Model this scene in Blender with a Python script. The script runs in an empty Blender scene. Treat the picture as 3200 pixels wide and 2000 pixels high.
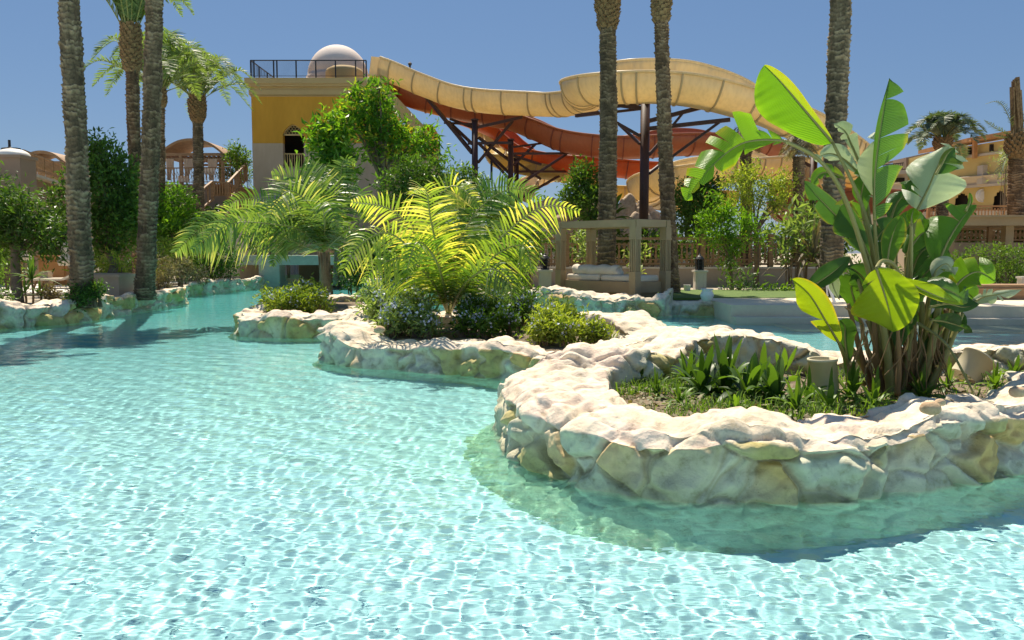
import bpy, bmesh, math, random
import numpy as np
from mathutils import Vector, Matrix
C = bpy.context; sc = C.scene; COL = C.collection
R_ = math.radians
random.seed(5); rng = np.random.default_rng(11)

# ---------------------------------------------------------------- camera, sky, sun
CAMZ, PITCH, F = 1.5, R_(4.8), 2500.0
cam = bpy.data.cameras.new('camera'); camo = bpy.data.objects.new('camera', cam); COL.objects.link(camo)
camo.location = (0, 0, CAMZ); camo.rotation_euler = (math.pi/2 - PITCH, 0, 0)
cam.sensor_width = 36; cam.lens = F/3200*36; cam.clip_end = 3000; cam.clip_start = .05; sc.camera = camo
SUN_EL, SUN_AZ = R_(60), R_(-14)
w = bpy.data.worlds.new('World'); sc.world = w; w.use_nodes = True
nt = w.node_tree; sky = nt.nodes.new('ShaderNodeTexSky'); sky.sky_type = 'NISHITA'; sky.sun_disc = False
sky.sun_elevation = SUN_EL; sky.sun_rotation = SUN_AZ; sky.air_density = 1.0; sky.dust_density = .3; sky.ozone_density = 2.0
bg = nt.nodes['Background']
mx = nt.nodes.new('ShaderNodeMix'); mx.data_type = 'RGBA'; mx.inputs[0].default_value = .68; mx.inputs[7].default_value = (.8, 1.68, 3.4, 1)
nt.links.new(sky.outputs[0], mx.inputs[6]); nt.links.new(mx.outputs[2], bg.inputs[0]); bg.inputs[1].default_value = .076
sl = bpy.data.lights.new('sun', 'SUN'); so = bpy.data.objects.new('sun', sl); COL.objects.link(so)
sl.energy = 4.9; sl.angle = R_(.5); sl.color = (1, .9, .75); sl.cycles.is_caustics_light = True
sd = Vector((math.sin(SUN_AZ)*math.cos(SUN_EL), math.cos(SUN_AZ)*math.cos(SUN_EL), math.sin(SUN_EL)))
so.rotation_euler = sd.to_track_quat('Z', 'Y').to_euler()
sc.view_settings.view_transform = 'Standard'; sc.view_settings.look = 'None'; sc.view_settings.exposure = .66; sc.view_settings.gamma = 1
sc.render.engine = 'CYCLES'; sc.cycles.use_denoising = True; sc.cycles.max_bounces = 10; sc.cycles.transparent_max_bounces = 16
sc.cycles.caustics_refractive = True; sc.cycles.caustics_reflective = False; sc.cycles.sample_clamp_indirect = 6

# ---------------------------------------------------------------- pixel -> world helpers (photo is 3200 x 2000)
def ray(px, py):
    a, b = (px-1600)/F, (1000-py)/F
    return np.array([a, math.cos(PITCH)+b*math.sin(PITCH), -math.sin(PITCH)+b*math.cos(PITCH)])
def D(px, py, d):
    r = ray(px, py); return np.array([0, 0, CAMZ]) + r*(d/r[1])
def W(px, py, z=0.0):
    r = ray(px, py); return np.array([0, 0, CAMZ]) + r*((z-CAMZ)/r[2])
def PX(n, d): return n*d/F      # n photo pixels at distance d, in metres

# ---------------------------------------------------------------- noise
def _h(ix, iy, iz, s=0):
    n = (ix*374761393 + iy*668265263 + iz*2147483647 + s*974634777) & 0xffffffff
    n = ((n ^ (n >> 13))*1274126177) & 0xffffffff
    n = ((n ^ (n >> 15))*2246822519) & 0xffffffff
    return ((n ^ (n >> 16)) & 0xffffff)/float(0xffffff)
def vnoise(P, s=0):
    P = np.asarray(P, float); I = np.floor(P).astype(np.int64); f = P-I; f = f*f*(3-2*f); r = 0
    for a in (0, 1):
        for b in (0, 1):
            for c in (0, 1):
                wt = (f[:, 0] if a else 1-f[:, 0])*(f[:, 1] if b else 1-f[:, 1])*(f[:, 2] if c else 1-f[:, 2])
                r = r + wt*_h(I[:, 0]+a, I[:, 1]+b, I[:, 2]+c, s)
    return r*2-1
def fbm(P, o=4, s=0):
    r = 0; a = .5; P = np.asarray(P, float)
    for k in range(o): r = r + a*vnoise(P*2**k, s+k); a *= .5
    return r
def voro(P, s=0):
    P = np.asarray(P, float); I = np.floor(P).astype(np.int64)
    f1 = np.full(len(P), 9.); f2 = f1.copy(); cid = np.zeros(len(P))
    for a in (-1, 0, 1):
        for b in (-1, 0, 1):
            for c in (-1, 0, 1):
                J = I+np.array([a, b, c]); h = [_h(J[:, 0], J[:, 1], J[:, 2], s+k) for k in (1, 2, 3, 4)]
                d = np.sqrt(((J+np.stack(h[:3], 1)-P)**2).sum(1))
                n = d < f1; f2 = np.where(n, f1, np.minimum(f2, d)); cid = np.where(n, h[3], cid); f1 = np.where(n, d, f1)
    return f1, f2, cid

# ---------------------------------------------------------------- object helpers
ORG = {}
def thing(name, label, cat, loc=(0, 0, 0), group=None):
    o = bpy.data.objects.new(name, None); COL.objects.link(o); o.empty_display_size = .2
    o.location = tuple(loc); o['label'] = label; o['category'] = cat
    if group: o['group'] = group
    ORG[o.name] = np.array(loc, float); return o
def tag(o, label=None, cat=None, group=None, kind=None):
    if label: o['label'] = label
    if cat: o['category'] = cat
    if group: o['group'] = group
    if kind: o['kind'] = kind
    return o
class MB:
    def __init__(s): s.v = []; s.f = []; s.t = []; s.uv = []; s.n = 0; s.mi = []
    def add(s, v, f, t=.5, uv=None, mi=0):
        v = np.asarray(v, float).reshape(-1, 3)
        s.v.append(v); s.f += [tuple(int(i)+s.n for i in q) for q in f]; s.mi += [mi]*len(f)
        t = np.asarray(t, float); s.t.append(np.broadcast_to(t, (len(v),)) if t.ndim == 0 else t)
        s.uv.append(np.zeros((len(v), 2)) if uv is None else np.asarray(uv, float)); s.n += len(v)
    def box(s, c, sz, rz=0, ry=0, rx=0, t=.5, mi=0):
        c = np.asarray(c, float); h = np.asarray(sz, float)/2
        v = np.array([[x, y, z] for x in (-1, 1) for y in (-1, 1) for z in (-1, 1)])*h
        M = np.array((Matrix.Rotation(rz, 3, 'Z') @ Matrix.Rotation(ry, 3, 'Y') @ Matrix.Rotation(rx, 3, 'X')))
        s.add(v@M.T+c, [(0, 1, 3, 2), (4, 6, 7, 5), (0, 4, 5, 1), (2, 3, 7, 6), (0, 2, 6, 4), (1, 5, 7, 3)], t, mi=mi)
    def beam(s, a, b, wd, ht=None, t=.5):
        a = np.asarray(a, float); b = np.asarray(b, float); d = b-a; L = np.linalg.norm(d); d /= L
        up = np.array([0, 0, 1.]) if abs(d[2]) < .95 else np.array([1., 0, 0])
        r = np.cross(d, up); r /= np.linalg.norm(r); u = np.cross(r, d); ht = ht or wd
        v = [a+r*i*wd/2+u*j*ht/2 for i, j in ((-1, -1), (1, -1), (1, 1), (-1, 1))]+[b+r*i*wd/2+u*j*ht/2 for i, j in ((-1, -1), (1, -1), (1, 1), (-1, 1))]
        s.add(v, [(3, 2, 1, 0), (4, 5, 6, 7), (0, 1, 5, 4), (1, 2, 6, 5), (2, 3, 7, 6), (3, 0, 4, 7)], t)
    def tube(s, pts, rad, n=8, t=.5, cap=True):
        pts = np.asarray(pts, float); m = len(pts); rad = np.broadcast_to(np.asarray(rad, float), (m,))
        T = np.gradient(pts, axis=0); T /= np.linalg.norm(T, axis=1)[:, None]+1e-9
        u = np.array([0, 0, 1.]) if abs(T[0][2]) < .9 else np.array([1., 0, 0]); vs = []
        for i in range(m):
            u = u-T[i]*np.dot(u, T[i]); u /= np.linalg.norm(u)+1e-9; r = np.cross(T[i], u)
            a = np.arange(n)/n*2*math.pi
            vs.append(pts[i]+rad[i]*(np.cos(a)[:, None]*u+np.sin(a)[:, None]*r))
        f = [(i*n+j, i*n+(j+1) % n, (i+1)*n+(j+1) % n, (i+1)*n+j) for i in range(m-1) for j in range(n)]
        if cap: f += [tuple(range(n-1, -1, -1)), tuple((m-1)*n+j for j in range(n))]
        s.add(np.concatenate(vs), f, t)
    def lathe(s, c, prof, n=24, t=.5):
        c = np.asarray(c, float); a = np.arange(n)/n*2*math.pi
        v = np.concatenate([np.stack([r*np.cos(a), r*np.sin(a), np.full(n, z)], 1) for r, z in prof])+c; m = len(prof)
        s.add(v, [(i*n+j, i*n+(j+1) % n, (i+1)*n+(j+1) % n, (i+1)*n+j) for i in range(m-1) for j in range(n)], t)
    def poly(s, pts, z0, z1):       # prism from a plan polygon
        n = len(pts); v = [(p[0], p[1], z0) for p in pts]+[(p[0], p[1], z1) for p in pts]
        s.add(v, [tuple(range(n-1, -1, -1)), tuple(range(n, 2*n))]+[(i, (i+1) % n, n+(i+1) % n, n+i) for i in range(n)])
    def prism(s, pts, off):         # prism from a 3-D outline pushed along off
        pts = np.asarray(pts, float); n = len(pts); off = np.asarray(off, float)
        s.add(np.concatenate([pts, pts+off]), [tuple(range(n-1, -1, -1)), tuple(range(n, 2*n))]+[(i, (i+1) % n, n+(i+1) % n, n+i) for i in range(n)])
    def build(s, name, mat, parent=None, smooth=False, rgb=None):
        V = np.concatenate(s.v); org = np.zeros(3)
        if parent is not None: org = ORG[parent.name]
        me = bpy.data.meshes.new(name); me.from_pydata((V-org).tolist(), [], s.f)
        if smooth: me.polygons.foreach_set('use_smooth', np.ones(len(me.polygons), bool))
        at = me.attributes.new('tint', 'FLOAT', 'POINT'); at.data.foreach_set('value', np.concatenate(s.t).astype('f'))
        if any(u.any() for u in s.uv):
            U = np.concatenate(s.uv); ul = me.uv_layers.new(name='uv'); li = np.zeros(len(me.loops), 'i'); me.loops.foreach_get('vertex_index', li)
            ul.data.foreach_set('uv', U[li].astype('f').ravel())
        if rgb is not None:
            ca = me.color_attributes.new('stone', 'FLOAT_COLOR', 'POINT')
            ca.data.foreach_set('color', np.concatenate([rgb, np.ones((len(rgb), 1))], 1).astype('f').ravel())
        for m in (mat if isinstance(mat, (list, tuple)) else [mat]): me.materials.append(m)
        if isinstance(mat, (list, tuple)): me.polygons.foreach_set('material_index', np.array(s.mi, 'i'))
        me.update(); me.validate()
        o = bpy.data.objects.new(name, me); COL.objects.link(o); ORG[o.name] = org.copy()
        if parent is not None: o.parent = parent
        return o
def struct(o): o['kind'] = 'structure'; return o
def copy_tree(o, parent=None):
    c = o.copy(); COL.objects.link(c); c.parent = parent; ORG[c.name] = ORG[o.name]
    for ch in list(o.children): copy_tree(ch, c)
    return c
def catmull(P, n, closed=False):
    P = np.asarray(P, float); m = len(P); out = []
    segs = m if closed else m-1
    ts = np.linspace(0, segs, n, endpoint=not closed)
    for t in ts:
        i = min(int(t), segs-1); f = t-i
        g = (lambda k: P[k % m]) if closed else (lambda k: P[min(max(k, 0), m-1)])
        a, b, c, d = g(i-1), g(i), g(i+1), g(i+2)
        out.append(.5*((2*b)+(-a+c)*f+(2*a-5*b+4*c-d)*f*f+(-a+3*b-3*c+d)*f**3))
    return np.array(out)

# ---------------------------------------------------------------- materials
def newmat(name):
    m = bpy.data.materials.new(name); m.use_nodes = True; t = m.node_tree; return m, t, t.nodes['Principled BSDF']
def N(t, kind, **kw):
    n = t.nodes.new(kind)
    for k, v in kw.items():
        if k in n.inputs: n.inputs[k].default_value = v
        else: setattr(n, k, v)
    return n
def pos(t, scale=(1, 1, 1)):
    g = N(t, 'ShaderNodeNewGeometry'); m = N(t, 'ShaderNodeMapping'); m.inputs['Scale'].default_value = scale
    t.links.new(g.outputs['Position'], m.inputs['Vector']); return m.outputs[0]
def ramp(t, fac, stops):
    r = N(t, 'ShaderNodeValToRGB'); e = r.color_ramp.elements
    while len(e) < len(stops): e.new(.5)
    for el, (p, c) in zip(e, stops): el.position = p; el.color = (*c, 1)
    t.links.new(fac, r.inputs[0]); return r.outputs[0]
def mix(t, fac, a, b, mode='MIX'):
    m = N(t, 'ShaderNodeMix', data_type='RGBA', blend_type=mode)
    for s, x in ((0, fac), (6, a), (7, b)):
        if isinstance(x, (int, float)): m.inputs[s].default_value = x
        elif isinstance(x, tuple): m.inputs[s].default_value = (*x, 1)
        else: t.links.new(x, m.inputs[s])
    return m.outputs[2]
def noisy(name, c1, c2, scale=2., rough=.8, bump=.2, bscale=30., sc3=(1, 1, 1), metal=0, dist=.01, detail=6, local=False):
    m, t, b = newmat(name)
    if local:
        tc = N(t, 'ShaderNodeTexCoord'); p = tc.outputs['Object']
    else: p = pos(t, sc3)
    n = N(t, 'ShaderNodeTexNoise', Scale=scale, Detail=detail); t.links.new(p, n.inputs['Vector'])
    n2 = N(t, 'ShaderNodeTexNoise', Scale=scale*7.3, Detail=4.); t.links.new(p, n2.inputs['Vector'])
    c = ramp(t, n.outputs[0], [(.35, c1), (.65, c2)])
    c = mix(t, .35, c, ramp(t, n2.outputs[0], [(.3, c1), (.7, c2)]))
    t.links.new(c, b.inputs['Base Color']); b.inputs['Roughness'].default_value = rough; b.inputs['Metallic'].default_value = metal
    if bump:
        nb = N(t, 'ShaderNodeTexNoise', Scale=bscale, Detail=5.); t.links.new(p, nb.inputs['Vector'])
        bp = N(t, 'ShaderNodeBump', Strength=bump, Distance=dist); t.links.new(nb.outputs[0], bp.inputs['Height']); t.links.new(bp.outputs[0], b.inputs['Normal'])
    return m
def leafmat(name, c1, c2, trans=.35, rough=.45, tc=None, veins=0, spec=.4, ends=None):
    m, t, b = newmat(name); a = N(t, 'ShaderNodeAttribute', attribute_name='tint')
    n = N(t, 'ShaderNodeTexNoise', Scale=1.6, Detail=3.); t.links.new(pos(t), n.inputs['Vector'])
    ma = N(t, 'ShaderNodeMath', operation='ADD'); t.links.new(a.outputs['Fac'], ma.inputs[0])
    mm = N(t, 'ShaderNodeMath', operation='MULTIPLY_ADD'); t.links.new(n.outputs[0], mm.inputs[0]); mm.inputs[1].default_value = .8; mm.inputs[2].default_value = -.4
    t.links.new(mm.outputs[0], ma.inputs[1])
    stops = [(.1, c1), (.75, c2)]
    if ends: stops.append((1., ends))
    col = ramp(t, ma.outputs[0], stops)
    if veins:
        uv = N(t, 'ShaderNodeUVMap'); uv.uv_map = 'uv'
        wv = N(t, 'ShaderNodeTexWave', bands_direction='X', Scale=veins, Distortion=.6, Detail=2.); t.links.new(uv.outputs[0], wv.inputs['Vector'])
        col = mix(t, .38, col, ramp(t, wv.outputs[0], [(.2, tuple(x*.45 for x in c1)), (.8, c2)]))
        bp = N(t, 'ShaderNodeBump', Strength=.7, Distance=.006); t.links.new(wv.outputs[0], bp.inputs['Height']); t.links.new(bp.outputs[0], b.inputs['Normal'])
    t.links.new(col, b.inputs['Base Color']); b.inputs['Roughness'].default_value = rough; b.inputs['Specular IOR Level'].default_value = spec
    tr = N(t, 'ShaderNodeBsdfTranslucent'); hs = mix(t, 1., col, tc or (1.6, 1.7, .5), 'MULTIPLY')
    t.links.new(hs, tr.inputs[0]); ms = N(t, 'ShaderNodeMixShader'); ms.inputs[0].default_value = trans
    t.links.new(b.outputs[0], ms.inputs[1]); t.links.new(tr.outputs[0], ms.inputs[2]); t.links.new(ms.outputs[0], t.nodes['Material Output'].inputs[0])
    return m
M = {}
def rockmat(name):
    m, t, b = newmat(name); a = N(t, 'ShaderNodeVertexColor'); a.layer_name = 'stone'
    p = pos(t)
    n = N(t, 'ShaderNodeTexNoise', Scale=9., Detail=9., Roughness=.65); t.links.new(p, n.inputs['Vector'])
    n2 = N(t, 'ShaderNodeTexNoise', Scale=2.2, Detail=6., Roughness=.6); t.links.new(p, n2.inputs['Vector'])
    mu = N(t, 'ShaderNodeTexMusgrave') if hasattr(bpy.types, 'ShaderNodeTexMusgrave') else N(t, 'ShaderNodeTexNoise', Scale=38., Detail=6.)
    t.links.new(p, mu.inputs['Vector'])
    v = N(t, 'ShaderNodeTexVoronoi', Scale=26.); t.links.new(p, v.inputs['Vector'])
    c = mix(t, 1., a.outputs[0], ramp(t, n.outputs[0], [(.3, (.6, .56, .46)), (.46, (.95, .93, .9)), (.7, (1.12, 1.08, 1.02))]), 'MULTIPLY')
    c = mix(t, 1., c, ramp(t, n2.outputs[0], [(.3, (.84, .82, .74)), (.6, (1.03, 1.02, 1.0))]), 'MULTIPLY')
    pits = ramp(t, v.outputs['Distance'], [(.0, (.45, .4, .3)), (.13, (1, 1, 1))])
    nm = N(t, 'ShaderNodeTexNoise', Scale=3.1, Detail=3.); t.links.new(p, nm.inputs['Vector'])
    pm = ramp(t, nm.outputs[0], [(.5, (0, 0, 0)), (.62, (1, 1, 1))])
    c = mix(t, pm, c, mix(t, 1., c, pits, 'MULTIPLY'))
    t.links.new(c, b.inputs['Base Color']); b.inputs['Roughness'].default_value = .88; b.inputs['Specular IOR Level'].default_value = .25
    ad = N(t, 'ShaderNodeMath', operation='MULTIPLY_ADD'); t.links.new(mu.outputs[0], ad.inputs[0]); ad.inputs[1].default_value = .35; t.links.new(n.outputs[0], ad.inputs[2])
    bp = N(t, 'ShaderNodeBump', Strength=.6, Distance=.03); t.links.new(ad.outputs[0], bp.inputs['Height']); t.links.new(bp.outputs[0], b.inputs['Normal'])
    return m
M['rock'] = rockmat('rock')
M['soil'] = noisy('soil', (.13, .09, .055), (.26, .2, .13), 3, .95, .6, 40)
M['ground'] = noisy('sand', (.36, .3, .21), (.5, .43, .32), 1.2, .95, .4, 20)
M['paving'] = noisy('paving', (.62, .57, .5), (.76, .71, .63), .8, .8, .1, 20)
M['stonetrim'] = noisy('coping', (.55, .5, .42), (.7, .64, .55), 1.4, .75, .15, 24)
M['lawn'] = noisy('lawn', (.06, .12, .02), (.13, .19, .04), 5, .95, .8, 120)
M['render_wall'] = noisy('render wall', (.42, .33, .24), (.5, .4, .3), .7, .9, .15, 40)
M['brown_wall'] = noisy('brown wall', (.3, .215, .15), (.37, .265, .185), .4, .9, .15, 30)
M['yellow'] = noisy('ochre render', (.58, .29, .025), (.76, .39, .04), .6, .85, .25, 12, (1, 1, .3))
M['cornice'] = noisy('cornice', (.55, .38, .16), (.63, .45, .2), .6, .8, .1, 30)
M['greyrender'] = noisy('lower render', (.46, .35, .23), (.6, .48, .34), .6, .9, .2, 14, (1, 1, .3))
M['dome'] = noisy('dome render', (.66, .54, .45), (.74, .62, .53), .8, .8, .1, 25)
M['bridge'] = noisy('weathered concrete', (.34, .38, .32), (.5, .55, .46), 1.3, .85, .25, 20)
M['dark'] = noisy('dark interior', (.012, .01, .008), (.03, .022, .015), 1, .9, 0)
M['wood'] = noisy('brown wood', (.24, .135, .06), (.4, .24, .11), 3, .6, .3, 25, (1, 1, 6))
M['orangewood'] = noisy('orange wood', (.42, .19, .06), (.55, .27, .09), 2, .6, .2, 25)
M['cabana'] = noisy('taupe paint', (.34, .235, .12), (.41, .29, .155), 1.5, .55, .1, 30)
M['cushion'] = noisy('canvas cushion', (.62, .54, .42), (.72, .64, .51), 2, .9, .25, 14)
M['curtain'] = noisy('curtain', (.62, .45, .3), (.75, .58, .42), 2, .9, .2, 12)
M['steel'] = noisy('brown painted steel', (.045, .016, .01), (.075, .028, .018), 2, .5, .1, 30)
M['iron'] = noisy('black iron', (.012, .012, .014), (.03, .03, .033), 5, .5, .1, 30)
M['white'] = noisy('white paint', (.7, .67, .6), (.8, .77, .7), 3, .6, .1, 20)
M['pipe'] = noisy('cream plastic', (.64, .56, .36), (.7, .62, .42), 3, .5, .06, 20)
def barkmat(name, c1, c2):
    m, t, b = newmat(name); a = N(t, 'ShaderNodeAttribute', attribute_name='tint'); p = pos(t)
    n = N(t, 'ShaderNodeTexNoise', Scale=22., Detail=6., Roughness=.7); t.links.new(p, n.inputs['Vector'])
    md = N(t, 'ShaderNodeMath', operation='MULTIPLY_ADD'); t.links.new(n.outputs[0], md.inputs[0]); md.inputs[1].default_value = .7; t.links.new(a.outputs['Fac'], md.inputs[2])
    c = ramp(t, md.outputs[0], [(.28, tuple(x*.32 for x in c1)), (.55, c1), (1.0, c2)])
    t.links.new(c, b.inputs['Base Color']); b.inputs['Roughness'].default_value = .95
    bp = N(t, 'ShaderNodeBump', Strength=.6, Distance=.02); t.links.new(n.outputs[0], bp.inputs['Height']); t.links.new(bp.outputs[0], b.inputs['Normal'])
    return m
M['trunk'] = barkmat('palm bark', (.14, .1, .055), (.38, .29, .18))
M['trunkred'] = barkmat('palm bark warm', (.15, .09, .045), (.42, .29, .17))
M['bark'] = noisy('bark', (.13, .09, .05), (.27, .2, .12), 5, .95, .6, 30)
M['husk'] = noisy('dry husk', (.12, .07, .03), (.34, .22, .1), 9, .9, .5, 30)
M['hotel'] = noisy('hotel render', (.56, .4, .13), (.64, .47, .17), .3, .85, .1, 20)
M['beige'] = noisy('beige render', (.48, .4, .29), (.56, .47, .35), .3, .85, .1, 20)
M['terracotta'] = noisy('terracotta', (.36, .17, .08), (.46, .24, .12), 2, .7, .2, 20)
def slidemat(name, c, tr):
    m, t, b = newmat(name); p = pos(t)
    n = N(t, 'ShaderNodeTexNoise', Scale=.7, Detail=6.); t.links.new(p, n.inputs['Vector'])
    n2 = N(t, 'ShaderNodeTexNoise', Scale=9., Detail=4.); t.links.new(pos(t, (1, 1, .25)), n2.inputs['Vector'])
    col = ramp(t, n.outputs[0], [(.3, tuple(x*.88 for x in c)), (.7, c)])
    col = mix(t, .3, col, ramp(t, n2.outputs[0], [(.35, tuple(x*.72 for x in c)), (.6, c)]))
    t.links.new(col, b.inputs['Base Color']); b.inputs['Roughness'].default_value = .35
    tn = N(t, 'ShaderNodeBsdfTranslucent'); t.links.new(mix(t, 1., col, (1, .92, .75), 'MULTIPLY'), tn.inputs[0])
    ms = N(t, 'ShaderNodeMixShader'); ms.inputs[0].default_value = tr
    t.links.new(b.outputs[0], ms.inputs[1]); t.links.new(tn.outputs[0], ms.inputs[2]); t.links.new(ms.outputs[0], t.nodes['Material Output'].inputs[0])
    return m
M['cream_slide'] = slidemat('cream fibreglass', (.86, .74, .47), .4)
M['red_slide'] = slidemat('red fibreglass', (.46, .165, .075), .3)
M['orange_slide'] = slidemat('orange fibreglass', (.62, .17, .05), .35)
M['yellow_slide'] = slidemat('yellow fibreglass', (.74, .58, .2), .35)
M['seam'] = noisy('seam', (.5, .36, .18), (.58, .42, .22), 2, .6, 0)
M['seam_red'] = noisy('red seam', (.2, .05, .03), (.28, .08, .04), 2, .6, 0)
M['leaf_dark'] = leafmat('dark leaves', (.03, .07, .014), (.12, .22, .03), .32)
M['leaf_mid'] = leafmat('mid leaves', (.045, .1, .015), (.17, .28, .04), .38)
M['leaf_bright'] = leafmat('bright leaves', (.06, .15, .012), (.22, .4, .035), .42, ends=(.5, .42, .05))
M['leaf_lime'] = leafmat('yellow green leaves', (.13, .2, .03), (.42, .46, .08), .42)
M['leaf_grey'] = leafmat('grey green leaves', (.15, .22, .07), (.36, .44, .17), .38)
M['flower'] = noisy('pale blue petals', (.5, .55, .75), (.75, .78, .88), 6, .7, 0)
M['palm_yellow'] = leafmat('yellowing palm leaf', (.1, .2, .03), (.36, .43, .07), .42, .4, ends=(.78, .64, .2))
M['palm_green'] = leafmat('palm leaf', (.08, .15, .03), (.25, .33, .1), .36, .42, ends=(.62, .54, .25))
M['date'] = leafmat('date palm leaf', (.07, .12, .035), (.22, .3, .1), .32, .5)
M['dateblue'] = leafmat('dusty date palm leaf', (.05, .085, .055), (.15, .2, .12), .2, .5)
M['dry'] = leafmat('dry palm leaf', (.14, .11, .06), (.32, .28, .17), .2, .7)
M['ban_bright'] = leafmat('bright banana leaf', (.12, .28, .015), (.28, .46, .03), .55, .32, (1.25, 1.35, .35), 26, .5, (.6, .5, .03))
M['ban_yellow'] = leafmat('yellowing banana leaf', (.24, .4, .012), (.44, .56, .02), .5, .32, (1.2, 1.2, .35), 26, .5, (.75, .55, .03))
M['ban_dark'] = leafmat('dark banana leaf', (.035, .095, .02), (.085, .19, .035), .3, .3, None, 26, .5, (.3, .26, .05))
M['ban_mid'] = leafmat('green banana leaf', (.06, .15, .02), (.14, .28, .035), .36, .32, None, 26, .5, (.42, .36, .06))
M['ban_pale'] = leafmat('pale banana leaf', (.38, .47, .27), (.6, .65, .44), .28, .4, (1, 1.1, .7), 26, .4)
M['stem'] = leafmat('banana stem', (.12, .13, .03), (.3, .27, .09), .1, .5)
M['stem_dry'] = leafmat('dry banana stem', (.09, .055, .025), (.3, .19, .08), .1, .8)
M['rachis'] = leafmat('palm stalk', (.16, .2, .05), (.36, .36, .1), .1, .5)
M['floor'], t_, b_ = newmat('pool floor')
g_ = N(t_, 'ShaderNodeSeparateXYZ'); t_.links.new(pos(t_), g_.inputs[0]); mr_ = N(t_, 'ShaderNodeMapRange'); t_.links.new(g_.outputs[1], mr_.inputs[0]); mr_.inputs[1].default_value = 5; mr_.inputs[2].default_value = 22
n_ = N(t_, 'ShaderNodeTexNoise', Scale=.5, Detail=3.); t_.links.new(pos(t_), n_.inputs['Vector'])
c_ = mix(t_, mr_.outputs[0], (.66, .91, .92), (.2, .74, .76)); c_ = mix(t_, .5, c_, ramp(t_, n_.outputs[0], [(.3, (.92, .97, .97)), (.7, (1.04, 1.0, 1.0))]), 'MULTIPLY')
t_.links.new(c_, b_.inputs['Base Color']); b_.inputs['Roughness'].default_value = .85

# ---------------------------------------------------------------- water and pool
def make_water():
    ys = np.r_[2.3*1.0028**np.arange(int(math.log(13/2.3)/math.log(1.0028))), 13*1.0065**np.arange(1, int(math.log(48/13)/math.log(1.0065)))]; us = np.linspace(-1.02, .98, 760)
    Y, U = np.meshgrid(ys, us, indexing='ij'); X = U*Y; Z = np.zeros_like(X); g = np.random.default_rng(3)
    sp = np.maximum(Y*.0028, .004)
    for i in range(60):
        lam = .042*(3.2**g.random())*(1 if g.random() < .85 else 3)
        th = g.random()*2*math.pi; k = 2*math.pi/lam; A = .00029*(lam/.15)**1.45
        Z += A*np.clip((lam/sp-2.6)/2, 0, 1)*np.sin(k*(X*math.cos(th)+Y*math.sin(th))+g.random()*6.28)
    n, m = X.shape; v = np.stack([X, Y, Z], -1).reshape(-1, 3); idx = np.arange(n*m).reshape(n, m)
    f = np.stack([idx[:-1, :-1], idx[:-1, 1:], idx[1:, 1:], idx[1:, :-1]], -1).reshape(-1, 4)
    me = bpy.data.meshes.new('water'); me.vertices.add(len(v)); me.vertices.foreach_set('co', v.ravel().astype('f'))
    me.loops.add(f.size); me.loops.foreach_set('vertex_index', f.ravel().astype('i'))
    me.polygons.add(len(f)); me.polygons.foreach_set('loop_start', np.arange(0, f.size, 4, dtype='i'))
    me.polygons.foreach_set('use_smooth', np.ones(len(f), bool)); me.update(); me.validate()
    m_, t, b = newmat('pool water'); b.inputs['Roughness'].default_value = 0; b.inputs['IOR'].default_value = 1.33
    b.inputs['Transmission Weight'].default_value = 1; b.inputs['Base Color'].default_value = (.7, .98, .975, 1)
    p = pos(t, (.45, 1, 1)); n1 = N(t, 'ShaderNodeTexNoise', Scale=3.2, Detail=4.); t.links.new(p, n1.inputs['Vector'])
    bp = N(t, 'ShaderNodeBump', Strength=.35, Distance=.05); t.links.new(n1.outputs[0], bp.inputs['Height']); t.links.new(bp.outputs[0], b.inputs['Normal'])
    me.materials.append(m_); o = bpy.data.objects.new('water', me); COL.objects.link(o); struct(o); o.cycles.is_caustics_caster = True
make_water()
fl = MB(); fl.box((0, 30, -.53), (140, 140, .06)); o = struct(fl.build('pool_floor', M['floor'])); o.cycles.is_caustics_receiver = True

# ground polygon behind and left of the pool; top at z = .3
G = .3
left_line = [W(-900, 1100), W(-250, 1052), W(0, 1030), W(150, 1018), W(300, 1000), W(430, 976), W(560, 956), W(583, 946)]
far_line = [W(592, 926), W(700, 915), W(800, 905), W(838, 900)]
tun_line = [W(1070, 900), W(1250, 932), W(1500, 962), W(1640, 975)]
mid_line = [W(1640, 975), W(1750, 985), W(1900, 990), W(2050, 990), W(2100, 986)]
low_line = [W(2080, 984), W(2180, 986), W(2290, 988)]
def back(line, k): return [np.array([p[0]*(1+k/p[1]), p[1]+k, 0]) for p in line]
gp = back(left_line[:-1], .3)+[left_line[-1]+np.array([-.5, .3, 0])]+back(far_line, .3)
gp += [D(842, 800, 50)*[1, 1, 0], D(1065, 800, 50)*[1, 1, 0]]+back(tun_line, .3)+back(low_line, .3)
gp += [np.array([5.3, 19.5, 0]), np.array([14, 18.6, 0]), np.array([60, 10, 0]), np.array([900, 10, 0]), np.array([900, 1500, 0]), np.array([-900, 1500, 0]), np.array([-900, -20, 0]), np.array([-40, -20, 0])]
gm = MB(); gm.poly(gp, -.6, G); go = gm.build('ground', M['ground']); struct(go)
bm = bmesh.new(); bm.from_mesh(go.data); bmesh.ops.triangulate(bm, faces=[f for f in bm.faces if len(f.verts) > 4]); bm.to_mesh(go.data); bm.free()
def sheet(name, pts, z, mat):
    b = MB(); b.poly([(p[0], p[1]) for p in pts], z-.06, z); o = struct(b.build(name, mat)); return o
sheet('terrace_paving', [(-26, 20.3), (-12.5, 22.5), (-12.5, 31), (-30, 31)], G+.09, M['paving'])
sheet('lawn', [(-.9, 21.6), (3.6, 20.15), (8.9, 20.25), (9.2, 24.2), (-.9, 25.5)], G+.07, M['lawn'])
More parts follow.
